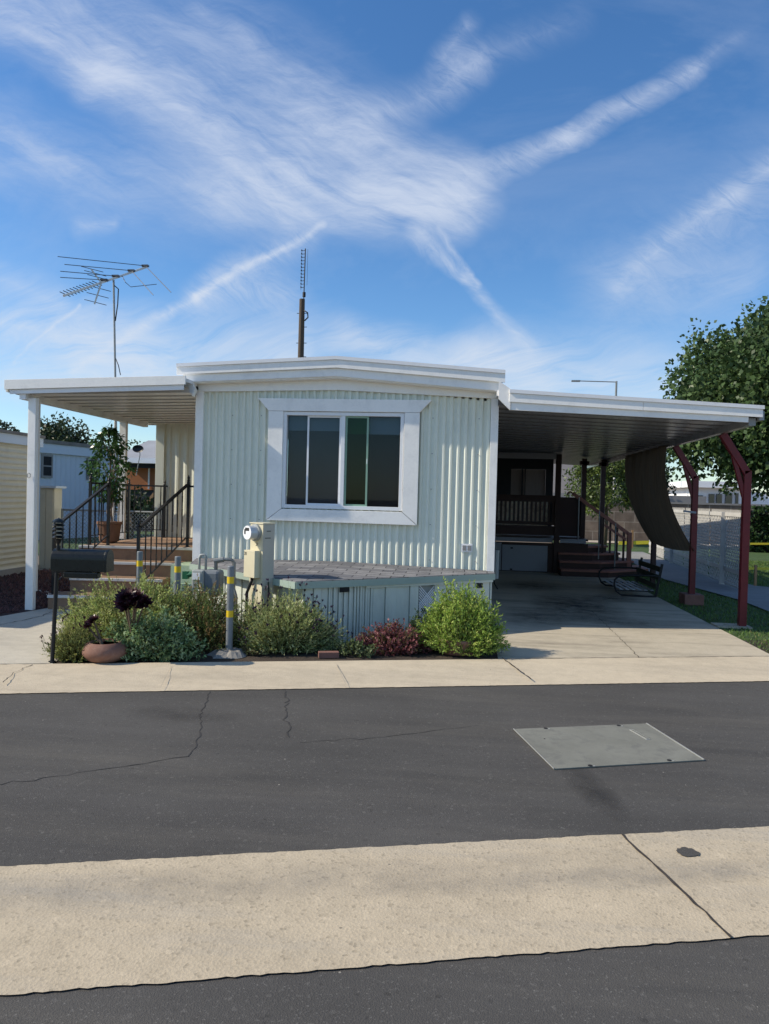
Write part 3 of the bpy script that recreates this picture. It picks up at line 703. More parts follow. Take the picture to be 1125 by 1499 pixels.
# end scraps: the broken valley piece at the left eave
MB().prism_y([(-3.40, 2.79), (-3.30, 2.66), (-3.27, 2.74), (-3.31, 2.82)], 8.58, 8.66).build('torn_trim', 'white', home)

# window
win = MB()
fw = .042
for b in ((WX0, WX0 + fw, WZ0, WZ1), (WX1 - fw, WX1, WZ0, WZ1), (WX0 + fw, WX1 - fw, WZ0, WZ0 + fw), (WX0 + fw, WX1 - fw, WZ1 - fw, WZ1)):
    win.box(b[0], b[1], FY - .055, FY + .03, b[2], b[3])
mid = -1.49
win.box(mid - .024, mid + .024, FY - .045, FY + .03, WZ0 + fw, WZ1 - fw)
window = win.build('window', 'vinyl', home, bevel=.003)
def sash(x0, x1, m, yy, w=.022):
    s = MB(); z0, z1 = WZ0 + fw, WZ1 - fw
    s.box(x0, x0 + w, yy - .012, yy + .012, z0, z1).box(x1 - w, x1, yy - .012, yy + .012, z0, z1).box(x0 + w, x1 - w, yy - .012, yy + .012, z0, z0 + w).box(x0 + w, x1 - w, yy - .012, yy + .012, z1 - w, z1)
    return s.build('sash', m, window)
gl, gr = WX0 + fw, WX1 - fw
sash(-1.93, mid - .026, 'vinyl', FY - .01); sash(mid + .026, -1.185, 'greenvinyl', FY - .01)
MB().box(gl, -1.93, FY + .012, FY + .016, WZ0 + fw, WZ1 - fw).box(-1.908, mid - .048, FY - .012, FY - .008, WZ0 + fw + .022, WZ1 - fw - .022).build('pane', 'glass', window)
MB().box(mid + .048, -1.207, FY - .012, FY - .008, WZ0 + fw + .022, WZ1 - fw - .022).build('green_pane', 'glassg', window)
MB().box(-1.183, gr, FY + .012, FY + .016, WZ0 + fw, WZ1 - fw).build('pane', 'glass', window)
MB().box(-1.2, -1.19, FY - .035, FY - .022, 1.90, 1.96).build('latch', 'vinyl', window)
# behind the glass
MB().box(gl, mid - .03, FY + .045, FY + .05, WZ0, WZ1 - .2).build('insect_screen', 'screen', window)
MB().box(gl, mid - .03, FY + .035, FY + .04, 2.29, WZ1).build('roller_blind', 'blind', window)
MB().box(mid + .03, gr, FY + .05, FY + .055, 2.26, WZ1).build('roller_blind', 'blind', window)
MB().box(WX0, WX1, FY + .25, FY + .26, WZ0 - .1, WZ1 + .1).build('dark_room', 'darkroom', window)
# casing of painted boards with flared ears
cs = MB(); y0, y1 = FY - .075, FY - .028
def quad_y(q): cs.prism_y(q, y0, y1)
LX, RX = -2.40, -.575; lw = .17
quad_y([(-2.40, 2.515), (-.58, 2.515), (-.435, 2.665), (-2.535, 2.665)])     # head with ears
quad_y([(LX, 1.20), (LX + lw + .01, 1.34), (LX + lw + .01, 2.512), (LX - .0, 2.512)])
quad_y([(RX, 1.19), (RX, 2.512), (RX - lw - .01, 2.512), (RX - lw - .01, 1.34)][::1])
quad_y([(LX + .003, 1.195), (RX - .003, 1.185), (RX - lw - .013, 1.337), (LX + lw + .013, 1.337)])
cs.build('window_casing', 'white', home, bevel=.003)
# casing lines: the shadow gap at mitres
# small louvre vent at lower right
v = MB()
for i in range(3): v.box(-.035 + .0, .075, FY - .035, FY - .02, .90 + i * .028, .915 + i * .028)
v.box(-.045, .085, FY - .028, FY - .018, .885, .985).build('vent', 'whiteal', home)
MB().box(-.03, .01, FY - .037, FY - .03, .905, .965).box(.03, .07, FY - .037, FY - .03, .905, .965).build('vent_slots', 'blockcap', home)
# seam screws
sw = MB()
for x in (-2.50, -.42, -2.86, .12):
    for z in (.78, 1.2, 1.62, 2.04, 2.46): MB().lathe([(.006, -.006), (.007, 0), (.003, .003)], (x, FY - .026, z), 6).build('screw', 'blockcap', home)
# tip-out room on the left, further back
TY = 12.0; TX = -5.2
corr(TX + .05, HX0, TY, .6, 2.75, .15, .016).build('tip_out_wall', 'siding', home)
MB().box(TX - .02, TX + .13, TY - .04, TY + .03, .6, 2.72).build('tip_out_corner_trim', 'siding', home, bevel=.004)
MB().box(TX, TX + .04, TY + .03, 16, .6, 2.75).build('tip_out_side', 'siding', home)
MB().box(TX - .15, HX0, TY - .02, 16.2, 2.75, 2.86).build('tip_out_roof', 'whiteal', home)
MB().box(TX + .02, HX0 - .0, TY + .04, TY + .2, .0, .7).build('tip_out_skirting', 'skirt', home)

# ------------------------------------------------------------------ skirting bay with shingle roof
bay = thing('skirting_bay', 'low pale green storage bay with grey shingle top below the big window', 'storage bay', (-1.3, 7.9, 0))
ZT = .655
P0, P1, P2, P3 = (-3.27, 8.55), (-1.64, 7.10), (-1.14, 7.47), (.35, 8.66)
def roofplane(q, z): return z
rf = MB()
rb = [(-3.27, 8.775, .70), (.33, 8.775, .67)]
rv = [(P0[0], P0[1], ZT), (P1[0], P1[1], ZT), (P2[0], P2[1], ZT), (P3[0], P3[1], ZT), rb[1], (-1.5, 8.775, .72), rb[0]]
rf.add([(x, y, z + .004) for x, y, z in rv] + [(x, y, z - .03) for x, y, z in rv], [tuple(range(7)), tuple(range(13, 6, -1))] + [(i, 7 + i, 7 + (i + 1) % 7, (i + 1) % 7) for i in range(7)])
rf.build('roof', 'shingle', bay)
fb = MB()
for a, b in ((P0, P1), (P1, P2), (P2, P3)): fb.bar((a[0], a[1], ZT - .037), (b[0], b[1], ZT - .037), .022, .068)
fb.build('fascia', 'skirtgreen', bay)
W0, W1, W2 = (-3.2, 8.64), (-1.57, 7.19), (.315, 8.66)
def board_wall(a, b, z0, z1, name, m, grooves, ridge=None, dep=.012):
    a = np.array(a); b = np.array(b); d = b - a; L = np.linalg.norm(d); d /= L; n = np.array((d[1], -d[0]))
    mb = MB(); x = 0; k = 0
    while x < L - .01:
        w = grooves * random.uniform(.8, 1.25) if not ridge else ridge; e = min(L, x + w)
        off = dep if k % 2 else 0; th_ = .02
        g = .004
        p, q = a + d * (x + g) + n * off, a + d * (e - g) + n * off
        p2, q2 = p - n * (th_ + off), q - n * (th_ + off)
        mb.hexa([tuple(p), tuple(q), tuple(q2), tuple(p2)], z0, z1); x = e; k += 1
    p, q = a - n * .024, b - n * .024
    mb.hexa([tuple(p), tuple(q), tuple(q - n * .02), tuple(p - n * .02)], z0, z1)
    return mb.build(name, m, bay)
board_wall(W0, W1, .0, .60, 'wall_panel', 'skirt', .16)
dB = np.array(W2) - np.array(W1); nB = np.array((dB[1], -dB[0])); nB /= np.linalg.norm(nB)
def along(u, off=0): return tuple(np.array(W1) + dB * u + nB * off)
board_wall(along(0), along(.12), .0, .60, 'wall_panel', 'skirt', .09)
board_wall(along(.12), along(.245), .0, .60, 'ridged_panel', 'skirt', .1, .030, .014)
board_wall(along(.25), along(.33), .0, .585, 'ridged_panel', 'skirt', .1, .032, .008)
board_wall(along(.33), along(.57), .0, .555, 'wall_panel', 'skirt', .15)
board_wall(along(.66), along(1), .0, .555, 'wall_panel', 'skirt', .17)
MB().hexa([along(.29, .028), along(1.0, .028), along(1.0, .0), along(.29, .0)], .558, .612).build('top_board', 'skirt', bay, bevel=.002)
# lattice vent
lt = MB(); uL = np.linalg.norm(dB); ub = dB / uL
def LP(s_, z, o=.0): p = np.array(W1) + ub * s_ + nB * o; return (p[0], p[1], z)
s0, s1 = .575 * uL, .655 * uL
for i in range(-20, 30):
    for sg in (1, -1):
        z = .05 + i * .03; a = (s0, z); b = (s1, z + sg * (s1 - s0))
        if min(a[1], b[1]) > .04 and max(a[1], b[1]) < .565: lt.bar(LP(a[0], a[1], .006 + .003 * sg), LP(b[0], b[1], .006 + .003 * sg), .009, .003, up=(nB[0], nB[1], 0))
lt.build('lattice_vent', 'whiteal', bay)
MB().hexa([along(.56, -.03), along(.67, -.03), along(.67, -.04), along(.56, -.04)], .0, .553).build('vent_backing', 'metergrey', bay)
MB().hexa([along(.16, .032), along(.205, .032), along(.205, .018), along(.16, .018)], .53, .60).build('black_vent', 'dark', bay)
MB().hexa([along(.90, .034), along(.935, .034), along(.935, .02), along(.90, .02)], .50, .553).build('black_vent', 'dark', bay)

# ------------------------------------------------------------------ porch awning (left)
aw = thing('porch_awning', 'white flat aluminium awning on slim white posts over the front porch', 'awning', (-5.35, 8.5, .02))
AX0, AX1 = -5.62, -3.30; AY0, AY1 = 8.35, 12.1
def slope_band(x0, x1, zt0, zt1, zb0, zb1, y0, y1): return MB().prism_y([(x0, zb0), (x1, zb1), (x1, zt1), (x0, zt0)], y0, y1)
slope_band(-5.555, AX1, 2.80, 2.868, 2.685, 2.765, AY0, AY0 + .022).build('fascia', 'white', aw, bevel=.002)
slope_band(-5.50, AX1 - .03, 2.684, 2.764, 2.635, 2.705, AY0 + .024, AY0 + .045).build('lower_fascia', 'whiteal', aw)
slope_band(-5.555, AX1, 2.78, 2.84, 2.745, 2.80, AY0 + .025, AY1).build('roof', 'whiteal', aw)
MB().box(-5.555, -5.53, AY0 + .03, AY1, 2.66, 2.79).build('side_gutter', 'white', aw)
cl = MB(); n = 12
for i in range(n):
    y0 = AY0 + .06 + (AY1 - AY0 - .08) * i / n; y1 = y0 + (AY1 - AY0 - .08) / n
    q = [(-5.5, y0 + .0), (AX1, y0)]
    dz = .055
    vs = [(-5.5, y0, 2.70), (AX1, y0, 2.745), (AX1, y0 + .07, 2.745), (-5.5, y0 + .07, 2.70), (-5.5, y0 + .08, 2.70 - dz), (AX1, y0 + .08, 2.745 - dz), (AX1, y1 - .004, 2.745 - dz), (-5.5, y1 - .004, 2.70 - dz), (-5.5, y1, 2.70), (AX1, y1, 2.745)]
    cl.add(vs, [(0, 3, 2, 1), (3, 4, 5, 2), (4, 7, 6, 5), (7, 8, 9, 6)])
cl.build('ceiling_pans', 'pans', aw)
MB().box(-5.39, -5.31, AY0 + .05, 11.85, 2.575, 2.70).build('beam', 'whiteal', aw, bevel=.003)
MB().box(-5.5, AX1, AY1 - .06, AY1 - .02, 2.63, 2.74).build('rear_beam', 'ceil', aw)
MB().box(-5.315, -5.215, 8.46, 8.53, .02, 2.60).build('post', 'white', aw, bevel=.006)
MB().box(-5.225, -5.195, 8.49, 8.53, .25, 2.60).build('post_liner', 'ceil', aw)
MB().tube([(-5.28 + .02 * math.cos(t), 8.445, 1.66 + .03 * math.sin(t)) for t in np.linspace(0, 6.2, 14)], .004, 6).build('hook', 'pipe', aw)
MB().box(-5.42, -5.31, 11.05, 11.12, .75, 2.60).build('post', 'white', aw, bevel=.006)
MB().tube([(-5.47, 11.0, .75), (-5.47, 11.0, 2.6)], .012, 6).build('downspout', 'ceil', aw)

# ------------------------------------------------------------------ carport (right)
cp = thing('carport', 'white carport roof on dark red angled steel posts over the driveway', 'carport', (3.4, 9.57, .02))
CY0, CY1 = 8.5, 20.0; CX0, CX1 = .47, 3.19
slope_band(CX0 - .02, CX1 + .01, 2.765, 2.615, 2.725, 2.575, CY0 - .015, CY0 + .03).build('drip_edge', 'whiteal', cp)
slope_band(CX0 - .02, 1.92, 2.724, 2.6445, 2.625, 2.547, CY0, CY0 + .02).build('fascia_board', 'white', cp, bevel=.002)
slope_band(1.924, CX1, 2.6441, 2.574, 2.547, 2.488, CY0, CY0 + .02).build('fascia_board', 'white', cp, bevel=.002)
slope_band(CX0, CX1 - .14, 2.624, 2.494, 2.535, 2.432, CY0 + .022, CY0 + .04).build('lower_fascia', 'white', cp, bevel=.002)
MB().prism_y([(.33, 2.66), (.465, 2.53), (.465, 2.768), (.33, 2.86)], CY0 + .01, CY0 + .05).build('valley_flashing', 'white', cp)
slope_band(HX1 - .0, CX1, 2.76, 2.60, 2.70, 2.54, CY0 + .05, CY1).build('roof', 'whiteal', cp)
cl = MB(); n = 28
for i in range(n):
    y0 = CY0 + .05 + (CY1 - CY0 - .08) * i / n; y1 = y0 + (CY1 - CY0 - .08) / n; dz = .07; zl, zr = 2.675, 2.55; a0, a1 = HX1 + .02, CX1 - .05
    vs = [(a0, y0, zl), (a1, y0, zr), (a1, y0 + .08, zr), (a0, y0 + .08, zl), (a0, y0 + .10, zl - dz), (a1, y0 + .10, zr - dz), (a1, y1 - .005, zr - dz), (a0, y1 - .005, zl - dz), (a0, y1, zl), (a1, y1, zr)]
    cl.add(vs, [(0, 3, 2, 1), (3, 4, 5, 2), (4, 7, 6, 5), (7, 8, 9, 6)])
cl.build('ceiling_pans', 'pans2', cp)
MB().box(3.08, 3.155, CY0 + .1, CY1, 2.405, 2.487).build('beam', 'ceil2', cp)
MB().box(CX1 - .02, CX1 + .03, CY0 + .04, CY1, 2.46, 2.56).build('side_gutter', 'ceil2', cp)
for i, Y in enumerate((9.57, 11.65, 14.0)):
    X = 3.43; p = MB()
    p.bar((X, Y, .02 if i != 1 else .16), (X, Y, 1.95), .085, .085, up=(0, 1, 0))
    p.bar((X - .005, Y, 1.92), (3.12, Y, 2.40), .085, .085, up=(0, 1, 0))
    p.bar((X - .02, Y, 1.60), (3.24, Y, 2.20), .05, .05, up=(0, 1, 0))
    pp = p.build('post', 'redpost' if i < 2 else 'deck', cp, bevel=.004)
    if i == 1: MB().box(X - .14, X + .14, Y - .16, Y + .16, .01, .17).build('concrete_block', 'brick', pp, bevel=.008)
    if i == 0: MB().box(X - .32, X + .09, Y - .12, Y + .16, .012, .034).build('base_pad', 'drive', pp)
MB().bar((3.26, 11.60, 1.42), (3.44, 11.60, 1.40), .03, .03).build('bracket', 'shadewhite', cp)

# shade cloth
def cloth():
    ys_top = (11.9, 14.9); nu, nv = 44, 26; vs = []
    for j in range(nv + 1):
        v = j / nv
        for i in range(nu + 1):
            u = i / nu
            yt = 11.9 + 3.0 * u; yb = 11.55 + 2.75 * u
            y = yt + (yb - yt) * v ** 1.5
            bx = 3.10 + .34 * v ** 1.5 + .10 * math.sin(math.pi * v) * math.sin(math.pi * u) * .0
            z = 2.44 + (.82 - 2.44) * v - .05 * math.sin(math.pi * u) * v
            x = 3.06 + .36 * v ** 2.2 - .06 * math.sin(math.pi * v) * (1 - .3 * u)
            x += .018 * math.sin(u * 38 + 2 * v) * (1 - .5 * v) + .01 * math.sin(u * 71)
            vs.append((x, y, z))
    return MB().add(vs, [(j * (nu + 1) + i, j * (nu + 1) + i + 1, (j + 1) * (nu + 1) + i + 1, (j + 1) * (nu + 1) + i) for j in range(nv) for i in range(nu)])
tag(cloth().build('shade_cloth', 'cloth', loc=(3.1, 13.2, 2.45), smooth=True), 'brown shade cloth hanging from the carport beam between two red posts', 'shade cloth')

# ------------------------------------------------------------------ deck with stairs under the carport
dk = thing('wooden_deck', 'dark stained wooden deck with railing and steps at the back of the carport', 'deck', (1.4, 15.8, .02))
DY = 15.8; DXa, DXb = .45, 2.55; DZ = .74
MB().box(DXa, DXb, DY + .02, 19.5, DZ - .04, DZ).build('floor', 'deck', dk)
MB().box(.62, 1.82, DY - .01, DY + .02, .655, .74).build('edge_board', 'shadewhite', dk)
MB().box(1.97, 2.5, DY - .01, DY + .02, .655, .74).build('edge_board', 'shadewhite', dk)
MB().box(.45, 2.55, DY + .03, DY + .06, .02, .64).build('skirt_wall', 'deck', dk)
dr = MB().box(.78, 1.72, DY + .0, DY + .028, .04, .58).build('storage_door', 'shadewhite', dk)
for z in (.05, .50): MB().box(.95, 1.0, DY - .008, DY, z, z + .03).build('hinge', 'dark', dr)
MB().box(.42, .76, DY + .004, DY + .028, .04, .62).build('side_panel', 'shadewhite', dk)
for x in (.52, 1.84): MB().box(x, x + .11, DY - .06, DY + .05, .02 if x > 1 else .62, 2.50).build('post', 'deck', dk)
MB().box(.45, 1.95, DY - .03, DY + .05, 2.40, 2.52).build('header', 'ceil2', dk)
MB().box(.55, 1.84, DY - .02, DY + .05, 1.50, 1.64).build('top_rail', 'deck', dk)
MB().box(.55, 1.84, DY - .0, DY + .05, 1.02, 1.09).build('mid_rail', 'deck', dk)
MB().box(.55, 1.84, DY - .0, DY + .05, .80, 1.0).build('bottom_rail', 'deck', dk)
for i in range(14):
    x = .62 + i * .09; MB().box(x, x + .045, DY + .002, DY + .03, 1.09, 1.50).build('baluster', 'deck', dk)
MB().box(1.98, 2.56, DY + .9, DY + .94, .76, 1.62).build('side_screen', 'deck', dk)
for x, y in ((2.50, 16.6), (2.98, 17.0)): MB().box(x, x + .1, y, y + .1, .0, 2.48).box(x - .05, x + .15, y, y + .1, 2.34, 2.42).build('post', 'deck', dk)
# steps: wide half octagon
def oct_step(r, z0, z1, nm):
    c = (1.95, 16.6); pts = [(c[0] - .02, c[1] - r), (c[0] + .45 * r + .25, c[1] - r), (c[0] + r + .38, c[1] - .45 * r), (c[0] + r + .38, c[1] + .3), (c[0] - .02, c[1] + .3)]
    o = MB().prism(pts, z0 + .0, z1 - .04).build(nm, 'deck', dk)
    pts2 = [(x + (.03 if x > c[0] else 0), y - .03) for x, y in pts]
    MB().prism(pts2, z1 - .038, z1).build('tread', 'step', o)
for i, (r, z1) in enumerate(((1.45, .16), (1.18, .31), (.92, .46), (.68, .60))): oct_step(r, .02 if i == 0 else z1 - .15, z1, 'step')
# hand rail down to the right
hr = MB(); A_, B_ = (2.23, 16.0, 1.70), (3.40, 16.0, .88)
hr.bar(A_, B_, .05, .07); hr.bar((3.42, 16.0, .02), (3.42, 16.0, .91), .085, .085, up=(0, 1, 0)); hr.bar((2.9, 15.96, 1.05), (3.34, 15.96, .76), .03, .05)
hr.tube([(2.23, 16, 1.70), (2.18, 16, 1.73), (2.13, 16, 1.71), (2.12, 16, 1.66)], .018, 8)
hr.build('stair_handrail', 'step', dk)
for t in (.55, .68, .8, .92):
    x = 2.23 + 1.17 * t; MB().bar((x, 16, .15), (x, 16, 1.70 - .82 * t), .04, .04, up=(0, 1, 0)).build('rail_baluster', 'deck', dk)
for x, za, zb in ((2.30, .72, 1.62), (2.72, .36, 1.35), (3.05, .15, 1.1)): MB().tube([(x, 15.55, za), (x, 15.6, zb)], .013, 8).build('rail_rod', 'pipe', dk)
# screened porch behind the railing
sr = thing('screen_room', 'dark screened patio room with pale curtained window behind the deck railing', 'screen room', (1.2, 17.2, .76))
MB().box(.34, 1.0, 17.2, 17.22, .78, 2.6).box(1.78, 1.95, 17.2, 17.22, .78, 2.6).box(1.0, 1.78, 17.2, 17.22, 2.24, 2.6).build('screen_wall', 'mesh', sr)
MB().box(1.0, 1.78, 17.24, 17.26, 1.5, 2.24).build('curtain', 'curtain', sr)
MB().box(1.24, 1.27, 17.19, 17.21, 1.5, 2.24).box(1.31, 1.33, 17.19, 17.21, 1.5, 2.24).build('mullion', 'mesh', sr)
MB().box(.40, 1.85, 17.14, 17.16, .78, 1.52).build('lower_lattice', mat('lattice with painted sunlight', (.85, .68, .50), .8, .5, 8, 40, .3), sr)  # stands in shade; sunlight from beyond is put into its pale colour
# tall dark screen board between the posts
# things at the carport's left wall
tag(MB().tube([(.60, 14.2, .02), (.60, 14.2, .52)], .045, 14).tube([(.60, 14.2, .52), (.60, 14.2, .56)], .05, 14).build('drain_pipe', 'whiteal', loc=(.6, 14.2, .02)), 'short white standing pipe beside the deck in the carport', 'pipe')
hose = MB(); hp = []
for i in range(90):
    t = i * .42; hp.append((.44 + .03 * math.sin(i * 1.7), 12.6 + .16 * math.cos(t), .95 + .22 * math.sin(t) - .001 * i))
hose.tube(hp, .011, 6); hose.tube([(.44, 12.6, .75), (.47, 12.55, .4), (.50, 12.5, .12), (.55, 12.4, .04)], .011, 6)
hose.box(.31, .42, 12.5, 12.7, .85, 1.1)
tag(hose.build('garden_hose', 'dark', loc=(.4, 12.6, .03)), 'black coiled garden hose hanging on the wall inside the carport', 'hose')

# bench
bn = thing('low_bench', 'low garden bench with pale metal seat slats and dark green wooden back', 'bench', (2.75, 12.9, .025))
for i in range(6):
    x = 2.52 + i * .095; MB().bar((x, 12.22, .13), (x - .02, 13.55, .13), .05, .012).build('seat_slat', 'slat', bn, bevel=.002)
MB().bar((2.46, 12.26, .11), (3.02, 12.26, .11), .025, .02).build('seat_frame', 'iron', bn); MB().bar((2.44, 13.5, .11), (3.0, 13.5, .11), .025, .02).build('seat_frame', 'iron', bn)
for z, dx in ((.20, .0), (.34, .03), (.47, .06)): MB().bar((3.05 + dx, 12.2, z), (3.03 + dx, 13.6, z), .02, .085).build('back_slat', 'bench', bn, bevel=.003)
for y in (12.2, 13.58): MB().bar((3.04, y, .03), (3.13, y, .56), .035, .03, up=(0, 1, 0)).build('back_upright', 'iron', bn)
for y in (12.2, 13.58):
    MB().tube([(3.1, y, .36), (2.9, y, .37), (2.6, y, .36), (2.46, y, .34), (2.40, y, .28), (2.40, y, .18), (2.44, y, .09), (2.52, y, .04), (2.9, y, .03), (3.05, y, .04)], .016, 8).build('arm_loop', 'iron', bn, smooth=True)

# ------------------------------------------------------------------ front porch and steps
ps = thing('porch_steps', 'brown carpeted front porch and steps with white nosings beside the home', 'porch steps', (-4.3, 9.8, .02))
def step(q, z0, z1, last=False):
    o = MB().prism(q, z0, z1 - .03).build('step', 'carpet', ps)
    MB().prism(q, z1 - .028, z1 - .004).build('tread', 'carpet', o)
    a, b = np.array(q[0]), np.array(q[1]); MB().bar((a[0], a[1] - .012, z1 - .02), (b[0], b[1] - .012, z1 - .02), .03, .036).build('nosing', 'nosing', o, bevel=.004)
step([(-5.25, 9.60), (-3.32, 9.86), (-3.32, 12.0), (-5.25, 12.0)], .02, .75)
step([(-4.95, 9.30), (-3.80, 9.46), (-3.80, 9.84), (-4.95, 9.62)], .02, .565)
step([(-5.03, 8.98), (-3.86, 9.14), (-3.86, 9.45), (-5.03, 9.30)], .02, .38)
step([(-5.10, 8.60), (-4.0, 8.76), (-4.0, 9.13), (-5.10, 8.97)], .02, .20)
MB().prism([(-3.78, 9.2), (-3.32, 9.22), (-3.32, 9.84), (-3.78, 9.7)], .02, .56).build('side_cheek', 'greenwall', ps)
MB().box(-3.62, -3.3, 8.9, 8.95, .02, .36).build('side_cheek', 'greenwall', ps)

def finial(p, s=1): return [(.012 * s, 0), (.024 * s, .012 * s), (.012 * s, .028 * s), (.020 * s, .045 * s), (.003 * s, .09 * s)]
def iron_rail(label, segs, posts, loc, nm='iron_railing', group='black iron porch railings', spacing=.12, diag=None):
    t = thing(nm, label, 'railing', loc, group)
    for (x, y, z0, z1) in posts:
        o = MB().bar((x, y, z0), (x, y, z1), .034, .034, up=(0, 1, 0)).box(x - .03, x + .03, y - .03, y + .03, z0, z0 + .012).build('post', 'iron', t)
        MB().lathe(finial(0), (x, y, z1), 8).build('finial', 'iron', o)
    for a, b, h0, h1 in segs:      # base line a->b , top heights above base
        a = np.array(a, float); b = np.array(b, float)
        MB().bar(a + (0, 0, h1), b + (0, 0, h1), .040, .026).build('handrail', 'iron', t)
        MB().bar(a + (0, 0, h0), b + (0, 0, h0), .022, .012).build('bottom_bar', 'iron', t)
        L = np.linalg.norm((b - a)[:2]); n = max(2, int(L / spacing))
        for i in range(1, n):
            p = a + (b - a) * i / n; m = MB(); zz = np.linspace(p[2] + h0, p[2] + h1, 9)
            for j in range(8): m.bar((p[0], p[1], zz[j]), (p[0], p[1], zz[j + 1]), .016 if j % 2 else .011, .011 if j % 2 else .016, up=(math.cos(j), math.sin(j), 0))
            m.build('baluster', 'iron', t)
    return t
iron_rail('black iron stair railing on the left side of the steps, nearest the white awning post', [((-5.08, 8.72, .20), (-4.90, 9.68, .75), .13, .84)],
          [(-5.09, 8.70, .02, 1.02), (-4.89, 9.70, .74, 1.60)], (-5.09, 8.70, .02))
iron_rail('black iron stair railing on the right side of the steps, nearest the home', [((-4.02, 8.80, .20), (-3.86, 9.92, .75), .13, .86)],
          [(-4.03, 8.78, .1, 1.06), (-3.85, 9.94, .74, 1.66)], (-4.03, 8.78, .2))
iron_rail('short black iron porch rail between the stair railing and the home wall', [((-3.85, 9.96, .75), (-3.32, 9.98, .75), .12, .84)], [], (-3.6, 9.97, .75))
iron_rail('black iron railing along the back of the porch in front of the pale siding', [((-5.6 + .3, 11.85, .75), (-4.95, 11.85, .75), .12, .85), ((-5.75, 11.85, .75), (-5.3, 11.85, .75), .12, .85)],
          [(-5.62, 11.85, .60, 1.63), (-4.98, 11.8, .74, 1.62)], (-5.3, 11.85, .75), spacing=.1)
iron_rail('black iron railing along the left edge of the porch behind the potted tree', [((-5.18, 9.75, .75), (-5.20, 11.0, .75), .12, .85)],
          [(-5.17, 9.72, .74, 1.62)], (-5.18, 9.75, .75))

# potted ficus
pf = thing('potted_ficus', 'leafy green ficus tree in a ribbed brown pot on the porch', 'potted tree', (-5.15, 10.25, .75))
prof = [(.10, 0), (.135, .02), (.155, .18), (.165, .26), (.178, .265), (.178, .30), (.15, .30), (.145, .27)]
MB().lathe(prof, (-5.15, 10.25, .752), 28).build('pot', 'ficuspot', pf, smooth=False)
MB().lathe([(.0, 0), (.145, .0)], (-5.15, 10.25, 1.02), 20).build('soil', 'soilpot', pf)
tk = MB()
for k in range(3):
    ph = k * 2.1; pts = [(-5.15 + .028 * math.cos(ph + t * 5) * (1 + t), 10.25 + .028 * math.sin(ph + t * 5), 1.0 + t * .75) for t in np.linspace(0, 1, 9)]
    tk.tube(pts, [.014 - .006 * t for t in np.linspace(0, 1, 9)], 6)
brs = []
for k in range(16):
    a = random.uniform(0, 6.28); r = random.uniform(.10, .25); z = random.uniform(1.5, 2.25)
    e = (-5.15 + r * math.cos(a), 10.25 + r * math.sin(a), z + .12); brs.append(e); tk.tube([(-5.15, 10.25, z - .25), (-5.15 + .5 * (e[0] + 5.15), 10.25 + .5 * (e[1] - 10.25), z), e], [.008, .006, .003], 5)
tk.tube([(-5.15, 10.25, 1.7), (-5.17, 10.25, 2.15), (-5.20, 10.24, 2.44), (-5.14, 10.24, 2.52)], [.008, .006, .003, .002], 5)
tk.build('trunk', 'barklight', pf)
n = 1250; zz = RNG.uniform(1.36, 2.42, n); rad = np.interp(zz, [1.36, 1.55, 1.9, 2.2, 2.42], [.10, .27, .30, .20, .06]) * RNG.uniform(.1, 1, n) ** .6
rad *= 1 + .25 * np.sin(zz * 14 + 1.3); aa = RNG.uniform(0, 6.28, n)
pos = np.stack([-5.18 + rad * np.cos(aa), 10.25 + rad * np.sin(aa), zz], 1)
dd = unit(np.stack([np.cos(aa) * .6, np.sin(aa) * .6, np.full(n, -.55)], 1) + RNG.normal(0, .45, (n, 3)))
V, F = leaves(pos, dd, RNG.uniform(.06, .10, n), RNG.uniform(.014, .022, n), .03)
C = np.array([[.055, .12, .035], [.08, .17, .05], [.035, .08, .025]])[RNG.integers(0, 3, n)] * RNG.uniform(.7, 1.4, (n, 1))
np_mesh('crown', V, F, C, 'ficusgreen', pf)

# ------------------------------------------------------------------ mailbox + lantern
mbx = thing('mailbox', 'black curved-top mailbox seen side-on, on a slim black post by the kerb', 'mailbox', (-3.48, 5.95, .03))
MB().tube([(-3.48, 5.95, .02), (-3.455, 5.97, 1.02)], .017, 12).lathe([(.03, 0), (.03, .006), (.02, .008)], (-3.48, 5.95, .028), 12).build('post', 'iron', mbx)
# box axis along direction u
ux, uy = math.cos(R(6)), math.sin(R(6)); vx, vy = -uy, ux
def mp_(s_, w, z): return (-3.47 + .0 + s_ * ux + w * vx, 5.985 + s_ * uy + w * vy, z)
prof = [(-.085, .0), (.085, .0), (.085, .10)] + [(.085 * math.cos(t), .10 + .085 * math.sin(t)) for t in np.linspace(.2, math.pi - .2, 9)] + [(-.085, .10)]
def extr(s0, s1, k=1.0, z0=.81, dz=0): 
    m = MB(); n = len(prof); vs = [mp_(s0, w * k, z0 + z * k + dz) for w, z in prof] + [mp_(s1, w * k, z0 + z * k + dz) for w, z in prof]
    return m.add(vs, [tuple(range(n - 1, -1, -1)), tuple(range(n, 2 * n))] + [(i, (i + 1) % n, n + (i + 1) % n, n + i) for i in range(n)])
bb = extr(-.02, .43).build('box', 'mailbox', mbx, bevel=.002)
extr(.43, .455, 1.04, .807).build('door', 'mailbox', mbx, bevel=.003)
MB().hexa([mp_(.10, -.11, 0)[:2], mp_(.39, -.11, 0)[:2], mp_(.39, -.03, 0)[:2], mp_(.10, -.03, 0)[:2]], .755, .805).build('newspaper_tray', 'mailbox', mbx, bevel=.008)
MB().bar(mp_(0, -.02, .80), mp_(.3, -.02, .80), .06, .015).build('bracket', 'iron', mbx)
ln = thing('solar_lantern', 'black tiered solar garden lantern perched on the mailbox post', 'lantern', (-3.455, 5.97, 1.02))
